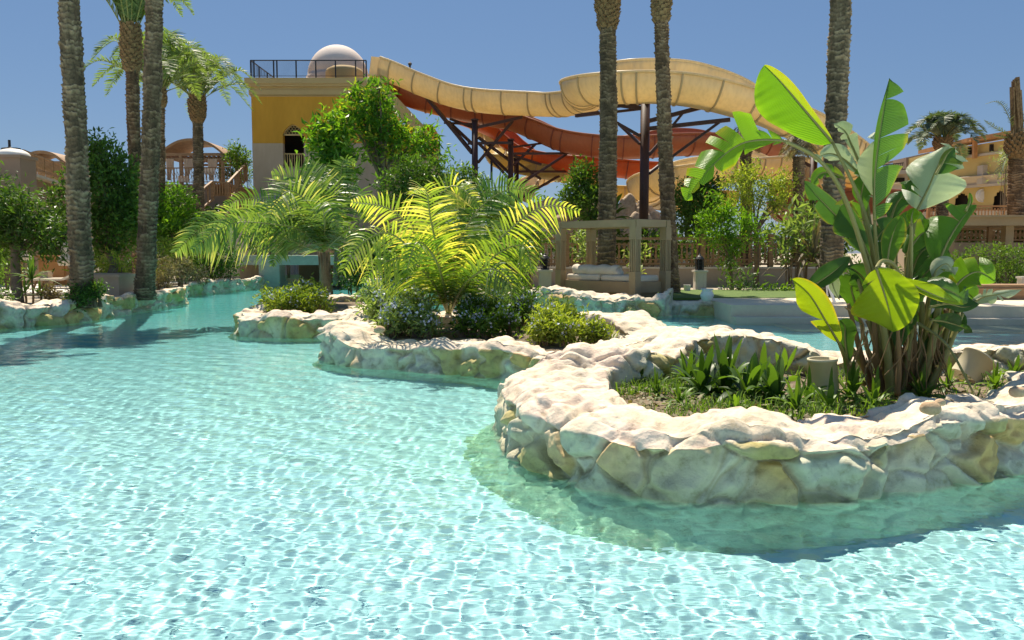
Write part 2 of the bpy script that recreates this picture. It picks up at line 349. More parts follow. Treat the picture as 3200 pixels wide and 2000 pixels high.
# pale shelving steps along the far right edge of the pool
st = MB()
for ya, yb, z0 in ((17.5, 20.9, .36), (17.1, 17.5, .12), (15.7, 17.1, -.12)):
    st.poly([(4.8 if z0 > 0 else 5.6, ya), (30, ya-2.2), (30, yb-2.2), (4.8 if z0 > 0 else 5.6, yb)], -.55, z0)
M['sandstone'] = noisy('pale sandstone', (.62, .52, .37), (.76, .65, .48), 1.2, .85, .2, 24)
o = struct(st.build('pool_steps', M['sandstone'])); o.cycles.is_caustics_receiver = True

# ---------------------------------------------------------------- rock walls
def rock(name, label, outer, inner, top, nu, nv, closed, cell=.42, amp=.07, inz=.1, topamp=.1, seed=0, flare=.2, mat='rock', group=None, topf=None, pale=0., cat='rock wall'):
    O = catmull(outer, nu, closed)[:, :2]; I = catmull(inner, nu, closed)[:, :2]
    H = np.full(nu, top) if np.isscalar(top) else catmull(np.array(top, float).reshape(-1, 1), nu, closed)[:, 0]
    s = np.linspace(0, 1, nv); prof = []
    wv = O-I; wl = np.linalg.norm(wv, axis=1)[:, None]; wn = wv/(wl+1e-6)
    # profile breakpoints: foot, waterline, shoulder, top, inner shoulder, inner foot
    T = np.array([0, .22, .5, .60, .86, 1.])
    V = np.zeros((nu, nv, 3))
    un = np.stack([O[:, 0], O[:, 1], np.zeros(nu)], 1)*1.1
    hb = fbm(un*1.3, 3, seed+5)*topamp*1.6
    for j, sj in enumerate(s):
        k = np.interp(sj, T, [0, 1, 2, 3, 4, 5]); i = int(min(k, 4)); f = k-i; f = f*f*(3-2*f) if i in (2, 3) else f
        def pt(q):
            if q == 0: return O+wn*flare, np.full(nu, -.56)
            if q == 1: return O+wn*.02, np.full(nu, -.02)
            if q == 2: return O-wn*.03, (H+hb)*.82
            if q == 3: return O-wn*np.minimum(.14, wl*.3), (H+hb)
            if q == 4: return I+wn*np.minimum(.06, wl*.2), (H+hb)*.97
            return I-wn*.03, np.full(nu, inz)
        a, za = pt(i); b, zb = pt(i+1)
        V[:, j, :2] = a*(1-f)+b*f; V[:, j, 2] = za*(1-f)+zb*f
    du = np.gradient(V, axis=0); dv = np.gradient(V, axis=1); Nn = np.cross(du, dv); Nn /= np.linalg.norm(Nn, axis=2)[..., None]+1e-9
    cen = (O+I)/2
    sgn = np.sign((Nn[:, :, :2]*wn[:, None, :]).sum(2)[:, int(nv*.3)].mean() or 1); Nn *= sgn
    P = V.reshape(-1, 3); nn = Nn.reshape(-1, 3)
    warp = np.stack([fbm(P*2.2, 3, seed+21), fbm(P*2.2, 3, seed+31), fbm(P*2.2, 3, seed+41)], 1)
    Q = P/cell + warp*.55; Q[:, 2] *= 1.25
    f1, f2, cid = voro(Q, seed); e = np.clip((f2-f1)/.2, 0, 1); e = e*e*(3-2*e); ec = np.clip((f2-f1-.02)/.06, 0, 1)
    up = np.clip(nn[:, 2], 0, 1)
    face = np.clip((.75-up)/.35, 0, 1)*np.clip(fbm(P*1.1, 2, seed+60)*2.5+.9, 0, 1)
    bil = (1-np.abs(fbm(P*2.3, 2, seed+15))*4)*-1; bil2 = np.abs(fbm(P*5.2, 2, seed+16))*4-.7
    hgt = (amp*.62*bil+amp*.34*bil2)*(.55+.45*face)+amp*1.5*(e-.5)*(.2+.8*face)*(.45+cid) + amp*1.3*fbm(P*1.9, 3, seed+8) + amp*.6*fbm(P*6, 3, seed+9)*(.3+face) + amp*.28*fbm(P*17, 2, seed+4)*(.35+face)
    # knobbly stones standing up along the rim
    g1, g2, gid = voro(P*[2.1, 2.1, .3], seed+77); lump = np.clip(.42-g1, 0, 1)*(gid > .5)
    hgt += lump*topamp*1.7*np.clip(up*1.4-.2, 0, 1)
    hgt *= 1-.72*np.clip((-.02-P[:, 2])/.12, 0, 1)
    P2 = P+nn*hgt[:, None]
    cream = np.array([.82, .73, .6]); pink = np.array([.82, .69, .58]); grey = np.array([.6, .62, .48]); olive = np.array([.46, .41, .18]); ochre = np.array([.66, .46, .2]); white = np.array([.82, .78, .66])
    pal = np.array([grey, grey*1.1, olive, white*.9, ochre, grey*.9, white*.8, olive*1.15])
    sc_ = pal[(cid*7.99).astype(int)]*(1-pale)+white*pale
    mort = np.array([.74, .68, .54])
    nz = fbm(P*1.7, 3, seed+90)[:, None]
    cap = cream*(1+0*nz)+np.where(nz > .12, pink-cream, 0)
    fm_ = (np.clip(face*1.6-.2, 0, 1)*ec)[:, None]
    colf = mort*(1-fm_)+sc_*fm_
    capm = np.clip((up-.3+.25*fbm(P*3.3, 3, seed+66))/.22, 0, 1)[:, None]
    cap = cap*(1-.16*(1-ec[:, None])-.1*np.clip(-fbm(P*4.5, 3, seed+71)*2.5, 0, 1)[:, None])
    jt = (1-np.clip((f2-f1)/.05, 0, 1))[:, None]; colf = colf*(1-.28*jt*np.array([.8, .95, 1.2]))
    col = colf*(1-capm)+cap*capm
    # algae and wet line near and below the water
    wet = np.clip((.13+.05*nz[:, 0]-P2[:, 2])/.16, 0, 1)[:, None]
    col = col*(1-.45*wet)+np.array([.3, .33, .17])*.45*wet
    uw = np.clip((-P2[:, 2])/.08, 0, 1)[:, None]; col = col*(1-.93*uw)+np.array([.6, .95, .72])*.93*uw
    idx = np.arange(nu*nv).reshape(nu, nv)
    if closed: a = idx; b = np.roll(idx, -1, 0)
    else: a = idx[:-1]; b = idx[1:]
    f = np.stack([a[:, :-1], b[:, :-1], b[:, 1:], a[:, 1:]], -1).reshape(-1, 4)
    if sgn < 0: f = f[:, ::-1]
    mb = MB(); mb.add(P2, f.tolist()); cols = [col]
    if not closed:      # closing the two ends
        for ring in (idx[0], idx[-1]):
            c = P2[ring].mean(0); k = len(ring); mb.add(np.vstack([P2[ring], c]), [(i, (i+1) % k, k) for i in range(k)]); cols.append(np.vstack([col[ring], col[ring].mean(0)]))
    if isinstance(label, str):
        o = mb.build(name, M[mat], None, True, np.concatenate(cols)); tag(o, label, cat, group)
    else:
        o = mb.build(name, M[mat], label, True, np.concatenate(cols))
    o.cycles.is_caustics_receiver = True
    return o
def XY(l): return [np.array([a, b, 0.]) for a, b in l]
# front planter (the big one with the banana plant)
o3 = XY([(-.07, 6.25), (.05, 5.75), (.24, 5.35), (.52, 4.98), (.80, 4.79), (1.14, 4.69), (1.52, 4.69), (2.1, 4.80), (2.75, 5.05), (3.55, 5.45), (4.9, 6.0), (5.9, 7.2), (5.6, 8.6), (4.5, 9.0), (3.4, 8.7), (2.5, 9.0), (1.75, 8.95), (1.0, 8.1), (.42, 7.65), (.05, 7.35), (-.1, 6.8)])
i3 = XY([(.86, 6.75), (.84, 6.35), (.88, 6.05), (.98, 5.75), (1.15, 5.52), (1.38, 5.4), (1.75, 5.42), (2.25, 5.55), (2.85, 5.75), (3.6, 6.15), (4.5, 6.6), (5.2, 7.3), (5.0, 8.0), (4.2, 8.2), (3.3, 8.0), (2.55, 8.25), (1.95, 8.05), (1.55, 7.65), (1.25, 7.35), (1.0, 7.2), (.88, 7.0)])
t3 = [.46, .46, .45, .44, .42, .4, .4, .4, .42, .5, .5, .5, .5, .5, .42, .58, .62, .5, .62, .5, .48]
pl3 = thing('rock_planter', 'largest cream rock planter in the foreground holding the banana plant', 'planter', (2.2, 6.8, 0))
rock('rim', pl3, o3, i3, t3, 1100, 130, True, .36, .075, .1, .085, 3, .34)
def bed(parent, pts, z, name='soil'):
    q = catmull(pts, 60, True)[:, :2]; c = q.mean(0); g = MB(); rings = []
    for k, s in enumerate(np.linspace(1.06, 0, 14)): rings.append(c+(q-c)*s)
    P = np.concatenate([np.c_[r, np.full(60, z)] for r in rings]); P[:, 2] += .05*fbm(P*3, 3, 5)
    g.add(P, [(i*60+j, i*60+(j+1) % 60, (i+1)*60+(j+1) % 60, (i+1)*60+j) for i in range(13) for j in range(60)])
    return g.build(name, M['soil'], parent, True)
bed(pl3, i3, .26)
# middle planter
o2 = XY([(-2.72, 11.5), (-2.5, 10.85), (-1.9, 10.35), (-1.2, 10.05), (-.6, 9.75), (-.1, 9.35), (.45, 8.95), (1.0, 9.0), (1.55, 9.45), (2.1, 9.95), (2.35, 10.7), (1.9, 11.8), (1.2, 12.6), (.2, 13.2), (-.9, 13.6), (-2.0, 13.4), (-2.6, 12.7)])
i2 = XY([(-2.0, 11.9), (-1.85, 11.35), (-1.5, 10.95), (-.95, 10.65), (-.45, 10.4), (0.0, 10.05), (.5, 9.6), (.9, 9.6), (1.2, 9.95), (1.45, 10.3), (1.45, 10.8), (1.1, 11.4), (.7, 12.0), (0, 12.6), (-.9, 12.9), (-1.6, 12.8), (-1.95, 12.4)])
t2 = [.46, .44, .36, .34, .45, .5, .38, .36, .48, .5, .5, .62, .62, .45, .45, .5, .5]
pl2 = thing('rock_planter', 'mid-sized rock planter behind the front one with a spreading yellow-green palm', 'planter', (-.4, 11.2, 0))
rock('rim', pl2, o2, i2, t2, 620, 70, True, .5, .07, .1, .09, 14, .15)
bed(pl2, i2, .3)
# small left planter
o1 = XY([(-5.25, 15.3), (-5.0, 14.5), (-4.4, 14.1), (-3.7, 14.05), (-3.1, 14.2), (-2.6, 15.0), (-2.3, 16.5), (-2.4, 18.5), (-3.4, 19.8), (-4.6, 19.7), (-5.2, 18.2), (-5.4, 16.5)])
i1 = XY([(-4.75, 15.6), (-4.6, 15.1), (-4.2, 14.75), (-3.7, 14.65), (-3.3, 14.8), (-3.0, 15.4), (-2.8, 16.6), (-2.9, 18.2), (-3.5, 19.2), (-4.3, 19.1), (-4.7, 18.0), (-4.85, 16.7)])
pl1 = thing('rock_planter', 'small rock planter farthest left in the pool under a young palm', 'planter', (-3.8, 16.8, 0))
rock('rim', pl1, o1, i1, .42, 420, 50, True, .5, .07, .1, .08, 25, .15)
bed(pl1, i1, .32)
# banks
rock('rock_wall', 'low shaded rock wall edging the left bank below the tall palm trunks', left_line, back(left_line, .75), .47, 900, 60, False, .55, .075, .1, .06, 31)
rock('rock_wall', 'distant low white rock edging left of the tunnel', far_line, back(far_line, .8), .5, 200, 44, False, .6, .08, .1, .1, 32)
rock('rock_wall', 'distant rock edging right of the tunnel behind the small planter', tun_line, back(tun_line, .8), .42, 300, 44, False, .6, .08, .1, .1, 33)
rock('rock_wall', 'high humped rock wall in front of the cabana', mid_line, back(mid_line, .9), [.5, .62, .46, .52, .7], 320, 60, False, .6, .09, .1, .1, 34)
rock('rock_wall', 'low flat-topped rock edging right of the cabana beside the pool steps', low_line, back(low_line, .6), .3, 120, 40, False, .55, .06, .1, .03, 35)

# ---------------------------------------------------------------- vegetation builders
def leaves(mb, cen, n, r, size, up=.5, asp=.42, tw=9, spread=None, shell=.55, aniso=(1, 1, 1), tlo=0, thi=1, droop=0):
    """n leaves in little sprays filling an ellipsoid blob"""
    g = rng; nt_ = max(1, n//tw); spread = spread or size*1.6
    d = g.normal(size=(nt_, 3)); d /= np.linalg.norm(d, axis=1)[:, None]
    rad = (shell+(1-shell)*g.random(nt_)**.7)*(1+.22*fbm(d*1.7+cen[:3], 3, int(abs(cen[0]*31)) % 97))
    tc = cen+d*rad[:, None]*r*np.array(aniso)
    k = np.repeat(np.arange(nt_), tw); m = len(k)
    c = tc[k]+g.normal(size=(m, 3))*spread*.5
    ax = d[k]*.7+g.normal(size=(m, 3))*.75+np.array([0, 0, .15-droop]); ax /= np.linalg.norm(ax, axis=1)[:, None]
    nr = g.normal(size=(m, 3))*.6+np.array([0, 0, up])+d[k]*.5; s = np.cross(ax, nr); s /= np.linalg.norm(s, axis=1)[:, None]+1e-9
    nn = np.cross(s, ax); L = size*(.6+.8*g.random(m))[:, None]; wd = L*asp
    V = np.stack([c, c+ax*L*.45+s*wd*.5+nn*L*.08, c+ax*L-nn*L*.12, c+ax*L*.45-s*wd*.5+nn*L*.08], 1).reshape(-1, 3)
    f = np.arange(m*4).reshape(m, 4)
    tb = (g.random(nt_)*.55)[k]+g.random(m)*.45; tb = tlo+(thi-tlo)*tb
    mb.add(V, f.tolist(), np.repeat(tb, 4))
def bush(name, label, cat, blobs, mat, size, n, group=None, trunk=None, tmat='bark', asp=.42, up=.5, flowers=0, tw=9, droop=0, tlo=0, thi=1, loc=None, shell=.55):
    """blobs: (px, py, depth, radius_px, share)"""
    B = [(D(b[0], b[1], b[2]), PX(b[3], b[2]), b[4] if len(b) > 4 else 1) for b in blobs]
    base = trunk[0] if trunk is not None else np.array([B[0][0][0], B[0][0][1], G])
    t = thing(name, label, cat, base, group)
    mb = MB(); tot = sum(b[2]*b[1]**2 for b in B)
    for c, r, s in B: leaves(mb, c, int(n*s*r*r/tot), r, size, up, asp, tw, tlo=tlo, thi=thi, droop=droop, shell=shell)
    mb.build('crown' if trunk is not None else 'foliage', M[mat], t)
    if flowers:
        fb = MB()
        for c, r, s in B:
            for q in range(int(flowers*s*r*r/tot)):
                d = rng.normal(size=3); d[2] = abs(d[2]); d[1] = -abs(d[1])*.6; d /= np.linalg.norm(d); p = c+d*r*(1+.08*rng.random())
                for z in range(5):
                    o = rng.normal(size=3)*size*.45; a = rng.normal(size=3); a /= np.linalg.norm(a); s2 = np.cross(a, rng.normal(size=3)); s2 /= np.linalg.norm(s2)
                    e = size*.42; fb.add([p+o, p+o+a*e+s2*e*.5, p+o+a*e*1.4, p+o+a*e-s2*e*.5], [(0, 1, 2, 3)])
        tag(fb.build('flowers', M['flower'], t), kind='stuff')
    tb = MB()
    if trunk is not None:
        P, r0, r1 = trunk[0], trunk[2], trunk[3]; q = trunk[1]
        pts = catmull([P, (P+q)/2+rng.normal(size=3)*[.06, .06, 0], q], 12); tb.tube(pts, np.linspace(r0, r1, 12), 10)
        for c, r, s in B:
            m = (q+c)/2+rng.normal(size=3)*r*.12; tb.tube(catmull([pts[-3], m, c], 8), np.linspace(r1*.75, r1*.15, 8), 6)
            for z in range(4):
                d = rng.normal(size=3); d /= np.linalg.norm(d); tb.tube([c, c+d*r*.45, c+d*r*.85], [r1*.2, r1*.12, r1*.04], 5)
        tb.build('trunk', M[tmat], t, True)
    else:
        for c, r, s in B:
            for z in range(5):
                d = rng.normal(size=3); e = c+d/np.linalg.norm(d)*r*.7; tb.tube([[c[0]+d[0]*.05, c[1], min(base[2], c[2]-r*.5)], (c+e)/2-[0, 0, r*.15], e], [.02, .014, .006], 5)
        tag(tb.build('stems', M[tmat], t), kind='stuff')
    return t
def frond(mb, rb, P, nl, ll, wl, droop=.4, side_tilt=.35, up=(0, 0, 1), t0=.14, tint=(.1, .9), rr=.02, tipf=.35, curl=.25, jit=.12, sidev=None, hang=0, face=0):
    """rachis through control points P; leaflets both sides"""
    R = catmull(P, 40); seg = np.linalg.norm(np.diff(R, axis=0), axis=1); S = np.r_[0, np.cumsum(seg)]; Lr = S[-1]
    rb.tube(R[::2], np.linspace(rr, rr*.25, 20), 6, t=np.repeat(np.linspace(.2, .8, 20), 6) if False else .5)
    T = np.gradient(R, axis=0); T /= np.linalg.norm(T, axis=1)[:, None]; up = np.array(up, float)
    ts = np.linspace(t0, .995, nl); Vs = []; Fs = []; Ts = []; n = 0
    for t in ts:
        s = t*Lr; p = np.array([np.interp(s, S, R[:, k]) for k in range(3)]); q = np.array([np.interp(s, S, T[:, k]) for k in range(3)]); q /= np.linalg.norm(q)
        vw = p-np.array([0, 0, CAMZ]); vw /= np.linalg.norm(vw); sd = np.cross(q, up*(1-face)+vw*face*(1 if np.cross(q, up)@np.cross(q, vw) > 0 else -1)) if sidev is None else np.array(sidev, float)-q*np.dot(q, sidev); sd /= np.linalg.norm(sd)+1e-9; nrm = np.cross(sd, q)
        prof = (np.sin(math.pi*min(1, (t-t0)/(1-t0)*.82+.16))**.6)*(1-.45*max(0, t-.8)/.2)
        for sg in (-1, 1):
            L = ll*prof*(1+jit*rng.normal()); ang = .75-.45*t+.08*rng.normal()
            d = sd*sg*math.cos(ang)+q*math.sin(ang)+nrm*(side_tilt+.1*rng.normal()); d /= np.linalg.norm(d)
            wv = np.cross(d, nrm+.25*rng.normal(size=3)); wv /= np.linalg.norm(wv)
            pts = []
            for k in range(5):
                u = k/4; x = p+d*L*u+np.array([0, 0, -1])*L*(droop*u*u+hang*u)+q*L*curl*u*u*.3
                pts.append(x)
            for k, wk in enumerate((.5, 1, .9, .6, .06)): Vs += [pts[k]-wv*wl*wk/2, pts[k]+wv*wl*wk/2]
            tn = tint[0]+(tint[1]-tint[0])*rng.random(); tt = [tn-.1, tn-.1, tn, tn, tn+.05, tn+.05, tn+.18, tn+.18, tn+tipf, tn+tipf]; Ts += tt
            Fs += [(n+2*k, n+2*k+1, n+2*k+3, n+2*k+2) for k in range(4)]; n += 10
    mb.add(Vs, Fs, np.array(Ts))
def trunk_mesh(mb, base, top, r0, r1, flare=1.25, rows=.095, bump=.05, bend=None, nphi=72):
    base = np.array(base, float); top = np.array(top, float); H = np.linalg.norm(top-base); nz = int(H/.019); mid = (base+top)/2+(np.array(bend) if bend is not None else 0)
    C_ = catmull([base, mid, top], nz); a = np.arange(nphi)/nphi*2*math.pi
    zz = np.linspace(0, H, nz)[:, None]; A = a[None, :]
    g0 = np.stack([np.cos(A)*1.6+0*zz, np.sin(A)*1.6+0*zz, zz*2.4+0*A], -1).reshape(-1, 3); wob = fbm(g0, 3, int(abs(base[1]*9)) % 60).reshape(nz, nphi)
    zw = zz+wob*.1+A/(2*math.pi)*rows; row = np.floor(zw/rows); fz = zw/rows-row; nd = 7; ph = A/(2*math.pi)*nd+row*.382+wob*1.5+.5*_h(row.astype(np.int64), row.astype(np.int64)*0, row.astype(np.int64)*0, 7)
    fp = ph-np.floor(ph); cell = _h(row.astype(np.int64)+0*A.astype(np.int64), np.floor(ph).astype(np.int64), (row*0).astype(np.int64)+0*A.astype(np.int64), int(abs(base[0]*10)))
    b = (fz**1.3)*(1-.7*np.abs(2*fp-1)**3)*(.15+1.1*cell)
    r = r0+(r1-r0)*(zz/H)+r0*(flare-1)*np.exp(-zz/.35)
    pts = np.stack([np.cos(A)+0*zz, np.sin(A)+0*zz, 0*A+0*zz], -1).reshape(-1, 3)
    nse = (fbm(np.c_[pts[:, :2]*1.5, np.repeat(zz[:, 0], nphi)*2.2], 3, int(abs(base[0]*7)) % 50)).reshape(nz, nphi)
    rr = r+b*bump+nse*.05
    V = C_[:, None, :]+np.stack([rr*np.cos(A), rr*np.sin(A), 0*rr], -1)
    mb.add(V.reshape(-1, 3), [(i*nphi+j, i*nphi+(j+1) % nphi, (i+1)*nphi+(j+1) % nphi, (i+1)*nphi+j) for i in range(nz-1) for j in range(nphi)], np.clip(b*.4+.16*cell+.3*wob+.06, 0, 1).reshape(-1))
def boots(mb, c, r, h, n=90, seed=0):
    """cut leaf bases: the pineapple-like swelling under a crown"""
    for i in range(n):
        a = i*2.39996; u = i/n; z = c[2]+u*h; rr = r*(1+.75*math.sin(min(1, u*1.15)*math.pi*.75)); L = .16+.1*rng.random()
        d = np.array([math.cos(a), math.sin(a), 1.1+.6*u]); d /= np.linalg.norm(d)
        p = np.array([c[0]+math.cos(a)*rr*.72, c[1]+math.sin(a)*rr*.72, z]); s = np.array([-math.sin(a), math.cos(a), 0]); n_ = np.cross(s, d)
        q = p+d*L; w0, w1, th = .085, .05, .03
        v = [p-s*w0-n_*th, p+s*w0-n_*th, p+s*w0+n_*th, p-s*w0+n_*th, q-s*w1-n_*th*.5, q+s*w1-n_*th*.5, q+s*w1+n_*th*.5, q-s*w1+n_*th*.5]
        mb.add(v, [(3, 2, 1, 0), (4, 5, 6, 7), (0, 1, 5, 4), (1, 2, 6, 5), (2, 3, 7, 6), (3, 0, 4, 7)], rng.random())
    mb.lathe([c[0], c[1], c[2]], [(r*.8, -.1), (r*1.1, h*.3), (r*1.15, h*.7), (r*.5, h*1.15)], 16)
def date_crown(seed, nf=42, L=2.7, nl=48, ll=.48, elmin=-25, elmax=80):
    g = np.random.default_rng(seed); mb = MB(); rb = MB()
    for i in range(nf):
        az = i*2.39996+g.normal()*.1; el = R_(elmin+(elmax-elmin)*(i/nf)**.8+g.normal()*4); l = L*(.85+.25*g.random())
        h = np.array([math.cos(az), math.sin(az), 0]); z = np.array([0, 0, 1.])
        P = [np.zeros(3), h*l*.33*math.cos(el)+z*l*.36*math.sin(el)+z*.08, h*l*.72*math.cos(el)+z*l*(.66*math.sin(el)-.02), h*l*(.88*math.cos(el)+.16)+z*l*(.78*math.sin(el)-.36)]
        frond(mb, rb, [p+h*.12 for p in P], nl, ll, .052, .12, .35, t0=.16, rr=.022, tint=(.1, .8))
    return mb, rb
CROWN = {}
def palm(label, base, top, r0, r1, mat='trunk', crown='date', cs=1., boot=(.28, .6), group=None, bend=None, seed=1, rot=0, crownmat='date', nf=42, L=2.7, el=(-25, 80), lean=None, bmat='husk'):
    t = thing('palm_tree', label, 'palm tree', base, group)
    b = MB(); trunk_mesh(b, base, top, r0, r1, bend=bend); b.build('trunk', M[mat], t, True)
    if boot: bb = MB(); boots(bb, np.array(top)-[0, 0, .15], r1*(boot[0]/.28), boot[1], int(110*boot[1]+30)); bb.build('leaf_bases', M[bmat], t)
    if crown:
        key = (seed, nf, L, el)
        if key not in CROWN:
            mb, rb = date_crown(seed, nf, L, elmin=el[0], elmax=el[1]); CROWN[key] = (mb, rb)
        mb, rb = CROWN[key]; c = np.array(top)+[0, 0, (boot[1] if boot else .2)*.75]
        for src, nm, mm in ((mb, 'crown', crownmat), (rb, 'stalks', 'rachis')):
            if (key, nm, mm) in CROWN:
                o = bpy.data.objects.new(nm, CROWN[(key, nm, mm)]); COL.objects.link(o)
            else:
                o = src.build(nm, M[mm]); CROWN[(key, nm, mm)] = o.data
            o.parent = t; o.location = tuple(c-np.array(base)); o.rotation_euler = (0, 0, rot); o.scale = (cs,)*3
    return t
def at(px, d, z): p = D(px, 790, d); return np.array([p[0], p[1], z])

# ---------------------------------------------------------------- tall palms
GP = 'tall date palms round the pool'
palm('thickest rough palm trunk standing on the left bank, nearest the left edge', at(252, 17.6, G), D(196, -330, 17.6), .225, .18, bend=(.03, 0, .1), seed=5, boot=(.3, .7), group=GP, rot=.3, el=(30, 88), L=2.8, cs=.62)
palm('palm with pineapple-shaped leaf bases in view near the top left', at(432, 25, G), D(412, 215, 25), .18, .17, 'trunkred', seed=4, boot=(.27, 1.35), group=GP, rot=1.2, L=3.0, nf=30, el=(62, 88))
palm('tall leaning trunk just right of the palm with pineapple-shaped leaf bases', at(446, 20.5, G), D(484, -60, 20.5), .22, .185, bend=(.03, 0, 0), seed=5, boot=(.33, 1.9), cs=.8, group=GP, rot=2.2, el=(30, 88), L=2.8)
palm('half hidden palm with a feathery green crown behind two tall bare trunks', at(500, 33, G), D(498, 330, 33), .2, .18, 'trunkred', seed=2, boot=(.25, .7), group=GP, rot=.5, nf=38, L=3.4, el=(20, 88), crownmat='date')
palm('smaller feathery date palm with a full crown left of the ochre tower', at(622, 39, G), D(618, 375, 39), .25, .22, seed=2, boot=(.33, 1.2), group=GP, rot=2.0, cs=1.0, nf=38, L=3.4, el=(20, 88))
palm('thick palm trunk rising behind the cabana, swelling at the top', at(1893, 26, G), D(1899, 85, 26), .3, .235, bend=(.05, 0, 0), seed=5, boot=(.3, 2.1), group=GP, rot=3.1, el=(30, 88), L=2.8)
palm('slimmer palm trunk at the right corner of the cabana, left of the banana plant', at(2103, 23, G), D(2066, 60, 23), .205, .175, 'trunkred', bend=(-.03, 0, 0), seed=5, boot=(.25, 1.9), group=GP, rot=4.2, el=(30, 88), L=2.8)
palm('tall palm trunk directly behind the banana plant leaves', at(2598, 21, G), D(2642, -330, 21), .28, .215, seed=1, boot=(.3, .8), group=GP, rot=5.2, bend=(-.02, 0, 0))
palm('small grey green date palm on the right in front of the hotel gallery', at(2945, 40, 1), D(2945, 465, 40), .28, .26, seed=3, boot=(.3, .6), rot=.4, crownmat='dateblue', nf=34, L=1.85, el=(2, 86))
# the bare pruned palm at the right edge
t = thing('palm_tree', 'pruned palm with a ragged bare top at the right edge of the picture', 'palm tree', at(3172, 34, .8))
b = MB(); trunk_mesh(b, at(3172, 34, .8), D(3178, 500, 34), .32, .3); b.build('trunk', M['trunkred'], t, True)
b = MB(); boots(b, D(3180, 500, 34), .34, 1.0, 120); b.build('leaf_bases', M['husk'], t)
b = MB(); c0 = D(3180, 410, 34)
for k in range(46):
    a = rng.random()*6.28; r = .3*rng.random(); tp = D(3174+rng.normal()*6, 240+rng.random()*120, 34)
    b.beam(c0+[math.cos(a)*.2, math.sin(a)*.2, rng.random()*.4-.5], tp+[math.cos(a)*r*.35, math.sin(a)*r*.35, 0], .08, .05, rng.random())
b.build('pruned_top', M['husk'], t)
mb = MB(); rb = MB()
for tip, mid, s in (((3078, 325), (3130, 325), .3), ((3076, 375), (3110, 400), .35), ((3120, 560), (3140, 500), .4), ((3105, 420), (3140, 430), .3), ((3230, 420), (3220, 400), .4), ((3240, 330), (3215, 340), .4)):
    frond(mb, rb, [D(3178, 430, 34), D(*mid, 34), D(*tip, 34)], 26, s, .03, .3, .3, rr=.02)
mb.build('crown', M['dateblue'], t); rb.build('stalks', M['rachis'], t)
# two shaggy half dry palms beyond the fence
def shaggy(label, px, pyc, d, wpx):
    b0 = at(px, d, G); t = thing('palm_tree', label, 'palm tree', b0, 'shaggy dry palms behind the fence')
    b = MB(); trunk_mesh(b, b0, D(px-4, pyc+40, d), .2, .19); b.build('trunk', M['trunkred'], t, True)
    mb = MB(); rb = MB(); c = D(px, pyc, d); s = PX(wpx, d)
    for i in range(30):
        a = i*2.4; el = R_(75-110*(i/30)); h = np.array([math.cos(a), math.sin(a), 0]); l = s*(.8+.4*rng.random())
        frond(mb, rb, [c, c+h*l*.5*math.cos(el)+[0, 0, l*.5*math.sin(el)], c+h*l*.8*math.cos(el)+[0, 0, l*(.6*math.sin(el)-.35)]], 18, .3, .03, .5, .2, rr=.02, tint=(0, 1))
    mb.build('crown', M['dry'], t); rb.build('stalks', M['husk'], t)
shaggy('shaggy half dry palm below the end of the cream slide, farther left of two', 2335, 425, 31, 70)
shaggy('shaggy half dry palm right beside the banana leaf tip, farther right of two', 2500, 450, 29, 72)

# ---------------------------------------------------------------- young palms in the planters
def young_palm(label, base, trunk_top, fr, d, mat, r, seed, ll, nl=62, trunkmat='husk', wl=.022):
    t = thing('young_palm', label, 'palm tree', base)
    b = MB()
    if trunk_top is not None:
        b.tube(catmull([base, (np.array(base)+trunk_top)/2, trunk_top], 14), np.interp(np.linspace(0, 1, 14), [0, .35, 1], [r*1.1, r, r*.6]), 16)
    for k in range(12):
        a = k*2.4; h = np.array([math.cos(a), math.sin(a), 0]); tp = trunk_top if trunk_top is not None else base
        b.tube([np.array(base)+h*r*.4, (np.array(base)+tp)/2+h*r*.55, tp+h*r*.9+[0, 0, .25]], [r*.4, r*.32, r*.12], 7)
    b.build('trunk', M[trunkmat], t, True)
    c0 = (trunk_top if trunk_top is not None else np.array(base))+[0, 0, .1]
    for q in fr:
        mb = MB(); rb = MB(); P = [c0]+[D(p[0], p[1], p[2]) for p in q[0]]
        o = q[1] if len(q) > 1 else {}
        frond(mb, rb, P, o.get('nl', nl), o.get('ll', ll)*1.08, wl, o.get('droop', .35), o.get('tilt', .25), t0=o.get('t0', .24), rr=.02, tint=o.get('tint', (.1, .7)), tipf=.3, sidev=o.get('sv'), hang=o.get('hang', 0), face=o.get('face', .62))
        f = mb.build('frond', M[o.get('mat', mat)], t); rb.build('stalk', M['rachis'], f)
    return t
Y1 = (.3, 1.0); YG = (.0, .55)
